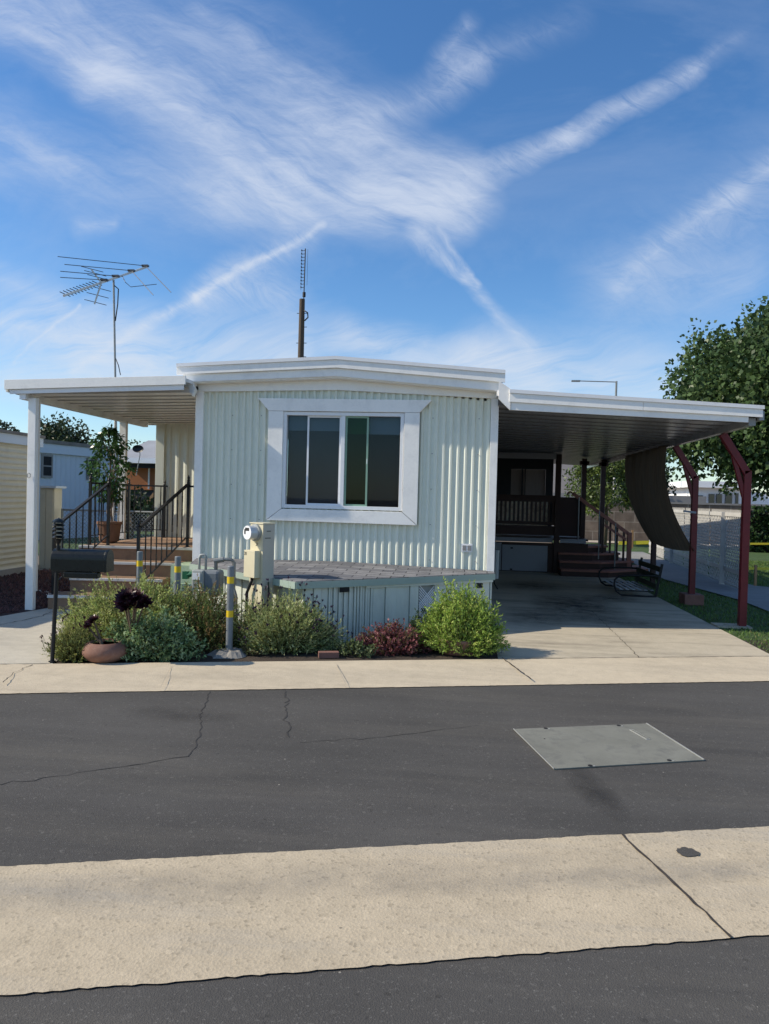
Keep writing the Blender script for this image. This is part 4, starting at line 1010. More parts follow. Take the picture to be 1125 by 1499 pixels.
MB().tube([(-3.455, 5.97, .99), (-3.455, 5.97, 1.06)], .012, 8).lathe([(.010, 0), (.02, .02), (.03, .045), (.012, .05)], (-3.455, 5.97, 1.03), 14).build('stem', 'iron', ln)
for i in range(4):
    z = 1.085 + i * .034; MB().lathe([(.012, .0), (.046, .0), (.050, .006), (.034, .020), (.012, .024)], (-3.455, 5.97, z), 18).build('tier', 'mailbox', ln)
MB().lathe([(.052, 0), (.05, .012), (.03, .028), (.008, .036), (.004, .042)], (-3.455, 5.97, 1.218), 18).build('cap', 'mailbox', ln)
MB().lathe([(.018, 0), (.018, .13)], (-3.455, 5.97, 1.09), 12).build('lamp_tube', 'glassgrey', ln)

# ------------------------------------------------------------------ bollards
def bollard(x, y, h, label, footing):
    t = thing('bollard', label, 'bollard', (x, y, .02), 'grey bollards with yellow bands')
    MB().tube([(x, y, .0), (x, y, h - .006), (x, y, h)], [.031, .031, .026], 20).build('post', 'bollard', t, smooth=False)
    for z in (h - .16, h - .47):
        MB().lathe([(.0318, 0), (.0318, .062)], (x, y, z), 20).build('reflective_band', 'yellow', t)
    if footing:
        f = MB(); vs = [(x, y, .075)]
        for j in range(22):
            a = j / 22 * 6.283; r = random.uniform(.14, .2); vs.append((x + r * 1.1 * math.cos(a), y + r * math.sin(a), .02))
            vs.append((x + r * .7 * math.cos(a), y + r * .6 * math.sin(a), .055 + random.uniform(0, .02)))
        fs = [(0, 2 + 2 * j, 2 + 2 * ((j + 1) % 22)) for j in range(22)] + [(1 + 2 * j, 1 + 2 * ((j + 1) % 22), 2 + 2 * ((j + 1) % 22), 2 + 2 * j) for j in range(22)]
        f.add(vs, fs).build('concrete_footing', 'footing', t)
bollard(-2.13, 6.58, .84, 'grey bollard with two yellow bands standing on a rough concrete footing', True)
bollard(-2.86, 7.14, .86, 'grey bollard rising from the bush just left of the gas meter', False)
bollard(-3.46, 7.58, .86, 'grey bollard in front of the porch steps, leftmost of the three', False)

# ------------------------------------------------------------------ gas meter
gm = thing('gas_meter', 'grey gas meter and regulator on bent pipes beside the bollard', 'gas meter', (-2.7, 7.55, .02))
gx, gy = -2.72, 7.5
MB().box(gx - .10, gx + .03, gy - .09, gy + .06, .50, .70).build('index_box', 'metergrey', gm, bevel=.015)
MB().box(gx - .085, gx - .005, gy - .096, gy - .088, .60, .67).build('index_glass', 'bldwhite', gm)
MB().box(gx + .0, gx + .19, gy - .07, gy + .12, .42, .70).build('meter_body', 'bollard', gm, bevel=.035)
MB().tube([(gx - .09, gy, .02), (gx - .09, gy, .48)], .02, 10).build('riser', 'pipe', gm)
MB().tube([(gx - .05, gy, .68), (gx - .05, gy, .82), (gx - .035, gy, .85), (gx - .0, gy, .855), (gx + .02, gy, .84), (gx + .02, gy, .68)], .014, 10).build('inlet_loop', 'metergrey', gm, smooth=True)
MB().tube([(gx + .12, gy + .03, .68), (gx + .12, gy + .03, .79), (gx + .16, gy + .03, .81), (gx + .28, gy + .05, .81), (gx + .31, gy + .05, .78), (gx + .31, gy + .05, .02)], .019, 10).build('outlet_pipe', 'pipe', gm, smooth=True)
MB().tube([(gx + .10, gy + .03, .79), (gx + .20, gy + .04, .81)], .028, 10).tube([(gx + .31, gy + .05, .55), (gx + .31, gy + .05, .62)], .027, 10).build('fitting', 'pipe', gm)
MB().lathe([(.0, -.06), (.055, -.055), (.06, 0), (.055, .05), (0, .055)], (gx - .02, gy - .03, .42), 16).build('regulator', 'metergrey', gm)
tag(MB().tube([(-2.95, 7.62, .62), (-2.8, 7.6, .66)], .03, 10).box(-2.99, -2.93, 7.59, 7.65, .58, .66).build('green_valve_cover', 'greenplastic', loc=(-2.9, 7.6, .6)), 'small green plastic fitting behind the gas meter', 'plastic fitting')
# ------------------------------------------------------------------ electric pedestal
ep = thing('electric_pedestal', 'cream electric meter pedestal with round glass meter standing among the lavender', 'electric meter', (-2.14, 7.40, .02))
nx, ny = -.62, -.785; tx, ty = .785, -.62      # front normal, width direction (left to right in the photo)
cx0, cy0 = -2.105, 7.32
def EP(w, d, z): return (cx0 + tx * w + nx * d, cy0 + ty * w + ny * d, z)
def ebox(w0, w1, d0, d1, z0, z1): return MB().hexa([EP(w0, d0, 0)[:2], EP(w0, d1, 0)[:2], EP(w1, d1, 0)[:2], EP(w1, d0, 0)[:2]], z0, z1)
ebox(-.11, .11, -.14, .0, .02, 1.205).build('cabinet', 'creamshade', ep, bevel=.004)
ebox(-.107, .108, .0005, .004, .02, 1.20).build('front_plate', 'cream', ep)
ebox(-.118, .117, -.145, .012, 1.205, 1.216).build('top_cap', 'cream', ep)
ebox(-.112, .075, .004, .075, .66, .935).build('breaker_door', 'cream', ep, bevel=.004)
def disc(w, z, d0, d1, r, n=24):
    m = MB(); vs = []
    for d in (d0, d1):
        for j in range(n):
            a = 2 * math.pi * j / n; vs.append(EP(w + r * math.cos(a), d, z + r * math.sin(a)))
    return m.add(vs, [tuple(range(n)), tuple(range(2 * n - 1, n - 1, -1))] + [(j, n + j, n + (j + 1) % n, (j + 1) % n) for j in range(n)])
disc(-.005, 1.115, .004, .03, .088).build('meter_ring', 'metergrey', ep)
mt = disc(-.005, 1.115, .03, .115, .072).build('meter', 'glassgrey', ep)
disc(-.005, 1.115, .115, .118, .070).build('dial', 'bldwhite', mt)
ebox(-.035, .03, .118, .121, 1.135, 1.165).build('display', 'ink', mt); ebox(-.05, -.03, .118, .121, 1.10, 1.15).build('display', 'ink', mt)
def text(s, w, z, d, size, parent):
    cu = bpy.data.curves.new('t', 'FONT'); cu.body = s; cu.size = size; cu.align_x = 'CENTER'; cu.extrude = .0005
    tmp = bpy.data.objects.new('t', cu); COL.objects.link(tmp); dg = bpy.context.evaluated_depsgraph_get()
    me = bpy.data.meshes.new_from_object(tmp.evaluated_get(dg)); bpy.data.objects.remove(tmp)
    o = bpy.data.objects.new('number', me); COL.objects.link(o); me.materials.clear(); me.materials.append(M['ink'])
    mm = Matrix(((tx, 0, nx, 0), (ty, 0, ny, 0), (0, 1, 0, 0), (0, 0, 0, 1)))
    me.transform(Matrix.Translation(Vector(EP(w, d, z)) - Vector(W[parent.name])) @ mm); o.parent = parent; return o
text('20', -.085, .885, .0765, .045, ep); text('27', .01, .98, .0055, .045, ep)
MB().tube([EP(-.02, .03, .65), EP(-.03, .04, .6), EP(-.08, .05, .5), EP(-.09, .05, .02)], .016, 8).build('conduit', 'iron', ep, smooth=True)
MB().tube([EP(.13, -.06, .62), EP(.15, -.06, .4), EP(.15, -.06, .02)], .008, 6).build('cable', 'iron', ep)
ebox(.1105, .113, -.09, -.04, 1.13, 1.137).build('louvre', 'ink', ep); ebox(.1105, .113, -.09, -.02, 1.06, 1.067).build('louvre', 'ink', ep)
# second conduit next to the gas pipes
tag(MB().tube([(-2.33, 7.45, .02), (-2.35, 7.45, .45), (-2.42, 7.48, .62), (-2.44, 7.5, .66)], .014, 8).build('conduit_pipe', 'pipe', loc=(-2.33, 7.45, .02), smooth=True), 'thin bent grey conduit rising between bollard and electric pedestal', 'conduit')

# ------------------------------------------------------------------ planting
G1, G2, G3 = (.42, .48, .15), (.30, .38, .11), (.50, .54, .19)
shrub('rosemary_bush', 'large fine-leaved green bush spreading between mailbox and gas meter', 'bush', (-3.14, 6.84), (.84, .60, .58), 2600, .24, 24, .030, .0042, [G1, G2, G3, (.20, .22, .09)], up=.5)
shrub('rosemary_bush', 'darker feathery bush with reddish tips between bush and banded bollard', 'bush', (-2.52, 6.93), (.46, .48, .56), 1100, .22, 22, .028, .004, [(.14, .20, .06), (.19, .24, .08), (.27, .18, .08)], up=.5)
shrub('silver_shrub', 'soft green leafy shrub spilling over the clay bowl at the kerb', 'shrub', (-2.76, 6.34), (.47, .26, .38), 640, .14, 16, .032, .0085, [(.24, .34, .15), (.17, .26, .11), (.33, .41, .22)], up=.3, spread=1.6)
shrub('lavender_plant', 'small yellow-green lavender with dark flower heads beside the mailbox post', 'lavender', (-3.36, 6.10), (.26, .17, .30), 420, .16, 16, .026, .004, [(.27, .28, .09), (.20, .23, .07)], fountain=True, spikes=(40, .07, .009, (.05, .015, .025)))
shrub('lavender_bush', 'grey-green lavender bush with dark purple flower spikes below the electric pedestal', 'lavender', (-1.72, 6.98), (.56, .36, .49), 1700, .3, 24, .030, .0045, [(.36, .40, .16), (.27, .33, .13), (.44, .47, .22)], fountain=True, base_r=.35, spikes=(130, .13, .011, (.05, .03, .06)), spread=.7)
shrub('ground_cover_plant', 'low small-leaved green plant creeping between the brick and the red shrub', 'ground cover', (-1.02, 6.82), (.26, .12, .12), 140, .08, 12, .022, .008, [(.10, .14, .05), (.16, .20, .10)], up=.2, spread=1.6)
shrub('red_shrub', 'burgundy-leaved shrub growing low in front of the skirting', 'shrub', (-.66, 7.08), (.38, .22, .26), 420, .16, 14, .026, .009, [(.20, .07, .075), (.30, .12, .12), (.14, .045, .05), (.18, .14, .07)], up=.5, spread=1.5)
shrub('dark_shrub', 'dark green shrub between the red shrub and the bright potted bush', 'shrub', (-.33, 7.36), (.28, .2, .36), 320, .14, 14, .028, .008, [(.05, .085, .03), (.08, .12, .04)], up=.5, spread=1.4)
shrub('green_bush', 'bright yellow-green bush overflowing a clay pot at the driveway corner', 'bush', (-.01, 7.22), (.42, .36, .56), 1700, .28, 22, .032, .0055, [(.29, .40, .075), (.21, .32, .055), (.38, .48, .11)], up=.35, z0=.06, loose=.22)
# clay bowls
def pot(x, y, prof, label, soilr, soilz, nm='clay_pot'):
    t = thing(nm, label, 'clay pot', (x, y, .02))
    MB().lathe(prof, (x, y, .022), 36).build('bowl', 'terracotta', t, smooth=True)
    MB().lathe([(0, 0), (soilr, 0)], (x, y, soilz), 20).build('soil', 'soilpot', t); return t
pot(-3.08, 6.10, [(.10, 0), (.15, .02), (.19, .07), (.192, .10), (.17, .145), (.14, .165), (.135, .17), (.12, .165), (.12, .13)], 'rounded terracotta bowl holding a dark rosette succulent near the mailbox', .12, .17)
pot(-.04, 7.16, [(.16, 0), (.19, .02), (.215, .12), (.22, .15), (.205, .155), (.20, .13)], 'wide terracotta pot half hidden under the bright green bush', .2, .14)
def aeonium(x, y, z0, heads, label, z_r):
    t = thing('aeonium', label, 'succulent', (x, y, z0)); st = MB(); V = []; F = []; C = []
    for hx, hy, hz, r in heads:
        st.tube([(x, y, z0), (x + (hx - x) * .6, y + (hy - y) * .6, z0 + (hz - z0) * .6), (hx, hy, hz)], [.012, .009, .007], 6)
        n = 60; ax = np.array((random.uniform(-.5, .1), random.uniform(-1.1, -.5), 1.0)); ax /= np.linalg.norm(ax)
        e1 = np.cross(ax, (0, 1, .2)); e1 /= np.linalg.norm(e1); e2 = np.cross(ax, e1)
        for i in range(n):
            a = i * 2.399; u = i / n; rr_ = r * (.25 + .75 * u); el = (1 - u) * 1.2 + .12
            d = (e1 * math.cos(a) + e2 * math.sin(a)) * math.cos(el) + ax * math.sin(el); s_ = -e1 * math.sin(a) + e2 * math.cos(a); b = np.array((hx, hy, hz))
            w = rr_ * .24; o = len(V)
            V += [b + d * rr_ * .1, b + d * rr_ * .68 + s_ * w, b + d * rr_ + ax * .012, b + d * rr_ * .68 - s_ * w]; F.append((o, o + 1, o + 2, o + 3)); k = random.uniform(.6, 1.7); C.append((.042 * k, .012 * k, .017 * k))
    st.build('stem', 'bark', t); np_mesh('rosettes', np.array(V), np.array(F), np.array(C), 'succ', t)
aeonium(-2.93, 6.30, .2, [(-2.88, 6.22, .57, .105), (-2.97, 6.20, .52, .10), (-2.80, 6.24, .51, .095), (-2.90, 6.14, .49, .10), (-2.84, 6.18, .56, .10), (-2.93, 6.16, .57, .11)], 'tall cluster of near-black rosettes rising through the green bush', .5)
aeonium(-3.10, 6.08, .17, [(-3.17, 6.06, .37, .075), (-3.23, 6.07, .32, .045)], 'small dark rosette succulent growing in the terracotta bowl', .3)
tag(MB().hexa([(-1.30, 6.62), (-1.12, 6.67), (-1.14, 6.74), (-1.32, 6.69)], .02, .075).build('brick', 'brick', loc=(-1.2, 6.68, .02), bevel=.004), 'single red brick lying at the kerb edge below the lavender bush', 'brick')
# weeds at the bed edge
shrub('weed', 'small weedy tuft at the foot of the concrete bollard footing', 'weed', (-1.93, 6.62), (.12, .05, .06), 50, .05, 8, .018, .006, [(.14, .15, .05), (.18, .14, .07)], up=.2, spread=1.6)

# ------------------------------------------------------------------ access cover in the road
ac = thing('access_cover', 'grey rectangular utility cover plate set in the asphalt', 'utility cover', (.89, 4.70, .004))
a0 = R(18.5); q = [(.35, 4.89), (1.26, 5.19), (1.43, 4.51), (.53, 4.20)]
MB().prism(q[::-1], .001, .009).build('plate', 'steel', ac, bevel=.001)
MB().bar((1.262, 5.19, .0095), (1.432, 4.51, .0095), .008, .006).build('rim', 'steeledge', ac); MB().bar((.348, 4.892, .0095), (.528, 4.20, .0095), .004, .005).build('rim', 'steeledge', ac)
for x, y in ((.56, 4.94), (1.06, 5.10), (.74, 4.285), (1.22, 4.46)):
    MB().lathe([(.013, 0), (.013, .0025)], (x, y, .009), 12).build('bolt_recess', 'dark', ac)
    MB().lathe([(.006, 0), (.006, .002)], (x + .022, y - .003, .009), 10).build('bolt', 'steeledge', ac)
MB().bar((1.125, 5.02, .0105), (1.19, 4.83, .0105), .028, .003).build('name_plate', 'steeledge', ac)
MB().bar((1.128, 5.01, .0125), (1.188, 4.84, .0125), .018, .002).build('name_plate_face', 'steel', ac)
MB().lathe([(.005, 0), (.005, .002)], (.53, 4.72, .009), 8).build('pin', 'dark', ac)

# ------------------------------------------------------------------ TV antenna
ta = thing('tv_antenna', 'large aluminium television aerial on a tall mast behind the porch awning', 'TV antenna', (-6.02, 12.2, .02))
MB().tube([AYp(171, 700, 12.2), AYp(166, 410, 12.2)], .018, 8).build('mast', 'pipe', ta)
MB().tube([AYp(167, 418, 12.17), AYp(173, 423, 12.16), AYp(172, 445, 12.16), AYp(168.5, 470, 12.2)], .010, 5).build('cable', 'iron', ta, smooth=True)
MB().tube([AYp(169, 525, 12.2), AYp(173, 535, 12.16), AYp(176, 549, 12.16)], .008, 5).build('cable', 'iron', ta, smooth=True)
bA, bB = np.array(AYp(93, 433, 11.3)), np.array(AYp(214, 391, 12.9))
def bp(t): return bA + (bB - bA) * t
MB().bar(bp(0), bp(1), .034, .034).build('boom', 'alu', ta)
for t, l_, r_ in ((.985, (84, 375.5, 12.0), (250, 428, 12.3)), (.80, (94, 387, 11.7), (224, 432, 12.0)), (.60, (88, 397, 11.3), None), (.46, (88, 406, 11.2), None)):
    p = bp(t); m = MB().tube([p + (0, 0, .03), AYp(*l_)], .0065, 5)
    if r_: m.tube([p + (0, 0, .03), AYp(*r_)], .0065, 5)
    m.box(p[0] - .06, p[0] + .06, p[1] - .03, p[1] + .03, p[2] + .012, p[2] + .045); m.build('long_element', 'aludark', ta)
MB().tube([bp(.68), AYp(183, 413, 12.2), AYp(191, 420, 12.2), AYp(229, 416, 12.4)], .006, 5).build('bent_element', 'aludark', ta)
for i in range(11):
    p = bp(.03 + i * .036); MB().tube([p + (-.09, -.05, .035), p + (.05, .03, -.02)], .007, 5).build('short_element', 'aludark', ta)
c = np.array(AYp(148, 414, 11.95)); a1 = np.array(AYp(133, 394, 11.9)); a2 = np.array(AYp(138, 445, 11.9))
MB().bar(c, a1, .026, .026).build('reflector_arm', 'alu', ta); MB().bar(c, a2, .026, .026).build('reflector_arm', 'alu', ta)
for e, ts in ((a1, (.35, .65, .95)), (a2, (.3, .62, .95))):
    for q_ in ts:
        p = c + (e - c) * q_; MB().tube([p + (-.17, -.03, .05), p + (.19, .03, -.03)], .006, 5).build('reflector_rod', 'aludark', ta)

# UP
up = thing('utility_pole', 'weathered wooden utility pole rising behind the gable roof', 'utility pole', (-7.5, 32, 0))
PX = AYp(441, 480, 32)[0]
MB().tube([(PX, 32, 0), (PX, 32, AYp(441, 438, 32)[2])], [.17, .12], 10).build('pole', 'oldpole', up)
pb = MB()
for i, z in enumerate((7.6, 8.2, 8.9, 9.5)): pb.tube([(PX - .22 if i % 2 else PX - .1, 32, z), (PX + .24, 32, z)], .015, 5)
pb.build('step_bolt', 'iron', up)
MB().tube([(PX + .12, 31.9, 9.6 + .0), (PX + .28, 31.9, 9.5), (PX + .30, 31.9, 9.3), (PX + .15, 31.9, 9.15)], .03, 6).build('cable_loop', 'iron', up, smooth=True)
la = thing('radio_antenna', 'thin ladder-like radio antenna mounted on top of the utility pole', 'radio antenna', (PX, 32, AYp(441, 438, 32)[2]), None)
z0 = AYp(441, 438, 32)[2]; z1 = AYp(442, 364, 32)[2]
MB().tube([(PX + .07, 32, z0 - .3), (PX + .09, 32, z1)], .025, 6).lathe([(.07, 0), (.07, .2)], (PX + .08, 32, z0 + .1), 8).build('mast', 'iron', la)
MB().tube([(PX - .07, 32, z0 + .4), (PX - .07, 32, z1 - .05)], .008, 4).tube([(PX + .20, 32, z0 + .6), (PX + .20, 32, z1 - .02)], .006, 4).build('rod', 'iron', la)
rn = MB()
for i in range(12): zz_ = z0 + .5 + i * (z1 - z0 - .6) / 11; rn.tube([(PX - .07, 32, zz_), (PX + .07, 32, zz_ + .02)], .012, 4).lathe([(.02, 0), (.03, .03), (.02, .06)], (PX - .07, 32, zz_), 6)
rn.build('rungs', 'iron', la)
# street lamp far right
sx = AYp(902, 560, 45)[0]; sz_ = AYp(902, 558, 45)[2]
sl_ = thing('street_lamp', 'distant slim street lamp with a long horizontal arm above the carport roof', 'street lamp', (sx, 45, 0))
MB().tube([(sx, 45, 0), (sx, 45, sz_)], [.09, .06], 8).build('pole', 'pipe', sl_)
MB().tube([(sx, 45, sz_ - .05), (sx - 2.3, 45, sz_ - .0)], .03, 6).build('arm', 'pipe', sl_)
MB().box(sx - 2.6, sx - 2.1, 44.9, 45.1, sz_ - .05, sz_ + .03).build('lamp_head', 'pipe', sl_)
# metal pole seen through the carport
q_ = AYp(898, 733, 31.5); tag(MB().tube([(q_[0], 31.5, 0), (q_[0], 31.5, 4.6)], .045, 8).build('metal_pole', 'lattice', loc=(q_[0], 31.5, 0)), 'pale metal pole standing behind the carport by the block wall', 'pole')

# ------------------------------------------------------------------ neighbours (left)
nb = thing('tan_mobile_home', 'tan lap-sided mobile home at the left edge with white eave', 'mobile home', (-7.8, 12, 0))
ls = MB(); z = .12
while z < 2.24:
    ls.add([(-7.75, 6.9, z), (-7.75, 12.70, z), (-7.79, 12.70, z + .094), (-7.79, 6.9, z + .094), (-7.77, 6.9, z + .096), (-7.77, 12.7, z + .096)], [(0, 1, 2, 3), (3, 2, 5, 4)]); z += .095
ls.build('lap_siding', 'tan', nb)
MB().box(-7.80, -7.77, 6.9, 12.7, .02, 2.45).box(-11.5, -7.80, 6.9, 6.95, .02, 2.45).box(-11.5, -7.8, 12.66, 12.7, .02, 2.45).build('wall', 'tan', nb)
MB().box(-11.7, -7.70, 6.8, 12.75, 2.26, 2.42).build('eave', 'bluewhite', nb)
MB().box(-11.75, -7.66, 6.75, 12.75, 2.42, 2.47).build('roof', 'oldroof', nb)
MB().box(-7.77, -7.70, 6.9, 12.7, .0, .12).build('base_board', 'blockcap', nb)
# white home beyond, turned towards the street
nw = thing('white_mobile_home', 'bluish white ribbed mobile home with small window behind the potted tree', 'mobile home', (-7.78, 12.9, 0))
A0 = np.array(AYp(42, 722, 20)[:2]); dw = np.array((math.sin(R(14)), math.cos(R(14)))); nwv = np.array((dw[1], -dw[0]))
def NW(s_, o, z): p = A0 + dw * s_ + nwv * o; return (p[0], p[1], z)
def nbox(s0, s1, o0, o1, z0, z1): return MB().hexa([NW(s0, o0, 0)[:2], NW(s0, o1, 0)[:2], NW(s1, o1, 0)[:2], NW(s1, o0, 0)[:2]][::-1], z0, z1)
rb_ = MB(); s_ = 0; NL = 3.65
while s_ < NL:
    w = .20; rb_.add([NW(s_, 0, .78), NW(s_ + w * .8, 0, .78), NW(s_ + w * .8, 0, 2.56), NW(s_, 0, 2.56), NW(s_ + w, .02, .78), NW(s_ + w, .02, 2.56)], [(0, 1, 2, 3), (1, 4, 5, 2)]); s_ += w
rb_.build('ribbed_wall', 'bluewhite', nw); nbox(-1, NL, -2.5, -.01, .0, 2.56).build('wall', 'bluewhite', nw)
nbox(-1, NL, -.02, .05, 0, .76).build('skirting', 'bluewhite', nw)
nbox(-1, NL, -2.6, .10, 2.56, 2.84).build('eave', 'bluewhite', nw)
nbox(-1, NL, -2.6, .14, 2.84, 2.95).build('roof', 'oldroof', nw)
for s0 in (.40, 2.25):
    wn = nbox(s0, s0 + .42, .0, .06, 1.84, 2.52).build('window', 'blockcap', nw)
    nbox(s0 + .06, s0 + .36, .06, .065, 1.90, 2.16).build('pane', 'dark', wn); nbox(s0 + .06, s0 + .36, .06, .065, 2.20, 2.46).build('pane', 'dark', wn)
# cabinet
cb_ = thing('metal_cabinet', 'narrow cream metal cabinet standing against the tan siding corner', 'cabinet', (-7.55, 12.9, .02))
MB().box(-7.78, -7.50, 12.80, 13.06, .03, 1.52).build('body', 'tan', cb_, bevel=.004); MB().box(-7.82, -7.44, 12.74, 13.1, 1.52, 1.56).build('lid', 'bluewhite', cb_)
MB().box(-7.76, -7.66, 12.785, 12.80, .05, 1.50).box(-7.65, -7.52, 12.785, 12.8, .05, 1.50).build('door', 'tan', cb_)
# chain-link fence
cf = thing('chain_link_fence', 'low chain-link fence in front of the white mobile home', 'fence', (-6.5, 12.9, 0))
MB().add([(-7.4, 12.9, .05), (-5.3, 12.9, .05), (-5.3, 12.9, 1.12), (-7.4, 12.9, 1.12)], [(0, 1, 2, 3)]).build('wire_mesh', 'chain', cf)
MB().tube([(-7.4, 12.9, 1.13), (-5.3, 12.9, 1.13)], .018, 8).tube([(-7.4, 12.9, 0), (-7.4, 12.9, 1.15)], .022, 8).tube([(-5.3, 12.9, 0), (-5.3, 12.9, 1.15)], .022, 8).build('pipe_frame', 'pipe', cf)

# house far behind the porch
oh = thing('orange_house', 'orange stucco house with pale roof and dark porch seen past the awning post', 'house', (-12, 27, 0))
def pxbox(x0, x1, y0, y1, Y, dep, name, m, parent):
    a = AYp(x0, y1, Y); b = AYp(x1, y0, Y); return MB().box(a[0], b[0], Y, Y + dep, a[2], b[2]).build(name, m, parent)
pxbox(170, 245, 682, 716, 27, 4, 'wall', 'orange', oh); pxbox(170, 245, 716, 800, 27.05, 4, 'lower_wall', 'mesh', oh)
pxbox(165, 245, 671, 677, 26, 5, 'eave', 'bldwhite', oh); pxbox(170, 240, 677, 684, 26.4, .3, 'fascia', 'mesh', oh)
a, b, c_ = AYp(165, 671, 26), AYp(245, 671, 26), AYp(175, 655, 29)
MB().add([(a[0], 26, a[2] + .02), (b[0], 26, a[2] + .02), (b[0], 31, a[2] + .02), (a[0], 31, a[2] + .02), (a[0], 29, a[2] + .9), (a[0] + 1.2, 29, a[2] + .9)], [(0, 1, 5, 4), (1, 2, 5), (2, 3, 4, 5), (0, 4, 3)]).build('roof', 'greyroof', oh)
pxbox(216, 218, 683, 716, 26.9, .08, 'porch_post', 'bldwhite', oh)
MB().bar(AYp(184, 728, 26.5), AYp(190, 718, 26.5), .08, .1).build('stair_rail', 'stake', oh); MB().bar(AYp(212, 740, 26.5), AYp(226, 722, 26.5), .08, .1).build('stair_rail', 'stake', oh)
sdh = thing('satellite_dish', 'dark oval satellite dish above the pale roof past the porch', 'satellite dish', AYp(201, 672, 24))
o_ = AYp(202, 657, 24); dm = MB(); vs = [(o_[0], 24.05, o_[2])]
for ring, yy in ((.5, 24.03), (1, 23.98)):
    for j in range(20): a = 2 * math.pi * j / 20; vs.append((o_[0] + .20 * ring * math.cos(a), yy, o_[2] + .13 * ring * math.sin(a)))
dm.add(vs, [(0, 1 + j, 1 + (j + 1) % 20) for j in range(20)] + [(1 + j, 21 + j, 21 + (j + 1) % 20, 1 + (j + 1) % 20) for j in range(20)]).build('dish', 'iron', sdh)
MB().tube([(o_[0], 24.1, o_[2]), (o_[0] + .02, 24.1, o_[2] - .2), (o_[0] - .1, 24.1, o_[2] - .9)], .015, 6).build('mount', 'pipe', sdh)
struct(MB().add([(-16, 16, .012), (-2.5, 16, .012), (-2.5, 26.5, .012), (-18, 26.5, .012)], [(0, 1, 2, 3)]), 'back_lawn', 'lawnbase')

# ------------------------------------------------------------------ right background
lf = thing('lattice_fence', 'white diagonal lattice fence panels along the garden path', 'fence', (4.9, 13.4, .03))
LA, LB = np.array((4.80, 13.4)), np.array((5.50, 23.0)); dl = LB - LA; LL = np.linalg.norm(dl); dl /= LL; nl_ = np.array((-dl[1], dl[0]))
def LF(s_, z, o=0): p = LA + dl * s_ + nl_ * o; return (p[0], p[1], z)
npan = 4; pw = LL / npan
for k in range(npan):
    s0, s1 = k * pw + .04, (k + 1) * pw - .04; mb = MB(); z0_, z1_ = .06, 1.38
    i = -30
    while s0 + i * .12 < s1:
        for sg in (1, -1):
            st = s0 + i * .12
            a = [st, z0_] if sg > 0 else [st, z1_]; b = [st + (z1_ - z0_), z1_ if sg > 0 else z0_]
            # clip to the panel
            if a[0] < s0: dlt = s0 - a[0]; a = [s0, a[1] + sg * dlt]
            if b[0] > s1: dlt = b[0] - s1; b = [s1, b[1] - sg * dlt]
            if b[0] - a[0] > .01: mb.bar(LF(a[0], a[1], .006 * sg), LF(b[0], b[1], .006 * sg), .036, .006, up=(nl_[0], nl_[1], 0))
        i += 1
    mb.build('lattice_panel', 'lattice', lf)
    MB().bar(LF(s0, .34), LF(s1, .34), .03, .07).bar(LF(s0, 1.36), LF(s1, 1.36), .04, .07).build('rail', 'lattice', lf)
    MB().bar(LF(s0 + pw * .5, .03, .03), LF(s0 + pw * .5, 1.4, .03), .10, .03, up=(dl[0], dl[1], 0)).build('post', 'lattice', lf)
    pk = MB()
    for j in range(int((s1 - s0) / .07)):
        s_ = s0 + j * .07; p, q2 = LF(s_, 1.38), LF(s_ + .045, 1.38); pk.add([LF(s_, 1.385), LF(s_ + .045, 1.385), LF(s_ + .04, 1.45), LF(s_ + .005, 1.45)], [(0, 1, 2, 3)])
    pk.build('picket_tops', 'lattice', lf)
bw = thing('block_wall', 'brown concrete block wall across the back of the garden', 'wall', (9, 30, 0))
MB().box(3.5, 13.4, 30, 30.2, 0, 1.56).build('wall', 'block', bw); MB().box(3.5, 13.4, 29.97, 30.22, 1.56, 1.63).build('cap', 'blockcap', bw)
bw2 = thing('rear_wall', 'pale grey wall standing just behind and above the block wall', 'wall', (8, 33, 0))
MB().box(2.0, 10.2, 33, 33.2, 0, 1.92).build('wall', 'blockcap', bw2)
q_ = AYp(884, 733, 24); tag(MB().box(q_[0] - .03, q_[0] + .03, 24, 24.06, 0, 1.6).build('fence_post', 'lattice', loc=(q_[0], 24, 0)), 'pale square post at the garden end behind the stair handrail', 'post')
struct(MB().add([(3.5, 28.4, .04), (12, 28.0, .04), (12, 29.9, .04), (3.5, 29.9, .04)], [(0, 1, 2, 3)]), 'gravel_strip', mat('pale gravel', (.42, .37, .3), .95, .2, 2, 30, .4))
# beige building behind the deck
bg_ = thing('beige_building', 'beige stucco gable wall visible between the deck posts', 'building', (4, 40, 0))
a, b = AYp(826, 733, 40), AYp(850, 733, 40); t_ = AYp(826, 682, 40)
MB().prism_y([(a[0] - 3, 0), (b[0] + .8, 0), (b[0] + .8, 2.2), (b[0] - .2, 3.6), (a[0] - 1, 4.4), (a[0] - 3, 4.4)], 40, 44).build('wall', 'beige', bg_)
# white building
wb = thing('white_building', 'white building with a row of dark windows behind the lattice fence', 'building', (16, 46, 0))
pxbox(1012, 1100, 712, 760, 45, 6, 'wall', 'bldwhite', wb); pxbox(1098, 1160, 722, 760, 45.3, 6, 'wing', 'bldwhite', wb)
pxbox(1006, 1104, 706, 713, 44.5, 7, 'eave', 'bldwhite', wb)
for x0, x1, y0, y1 in ((1021, 1029, 725, 738), (1037, 1046, 723, 738), (1048, 1057, 723, 738), (1061, 1072, 722, 742), (1076, 1081, 722, 742)):
    w_ = pxbox(x0, x1, y0, y1, 44.9, .12, 'window', 'blockcap', wb); pxbox(x0 + .7, x1 - .7, y0 + .8, y1 - .8, 44.85, .06, 'pane', 'winglass', w_)
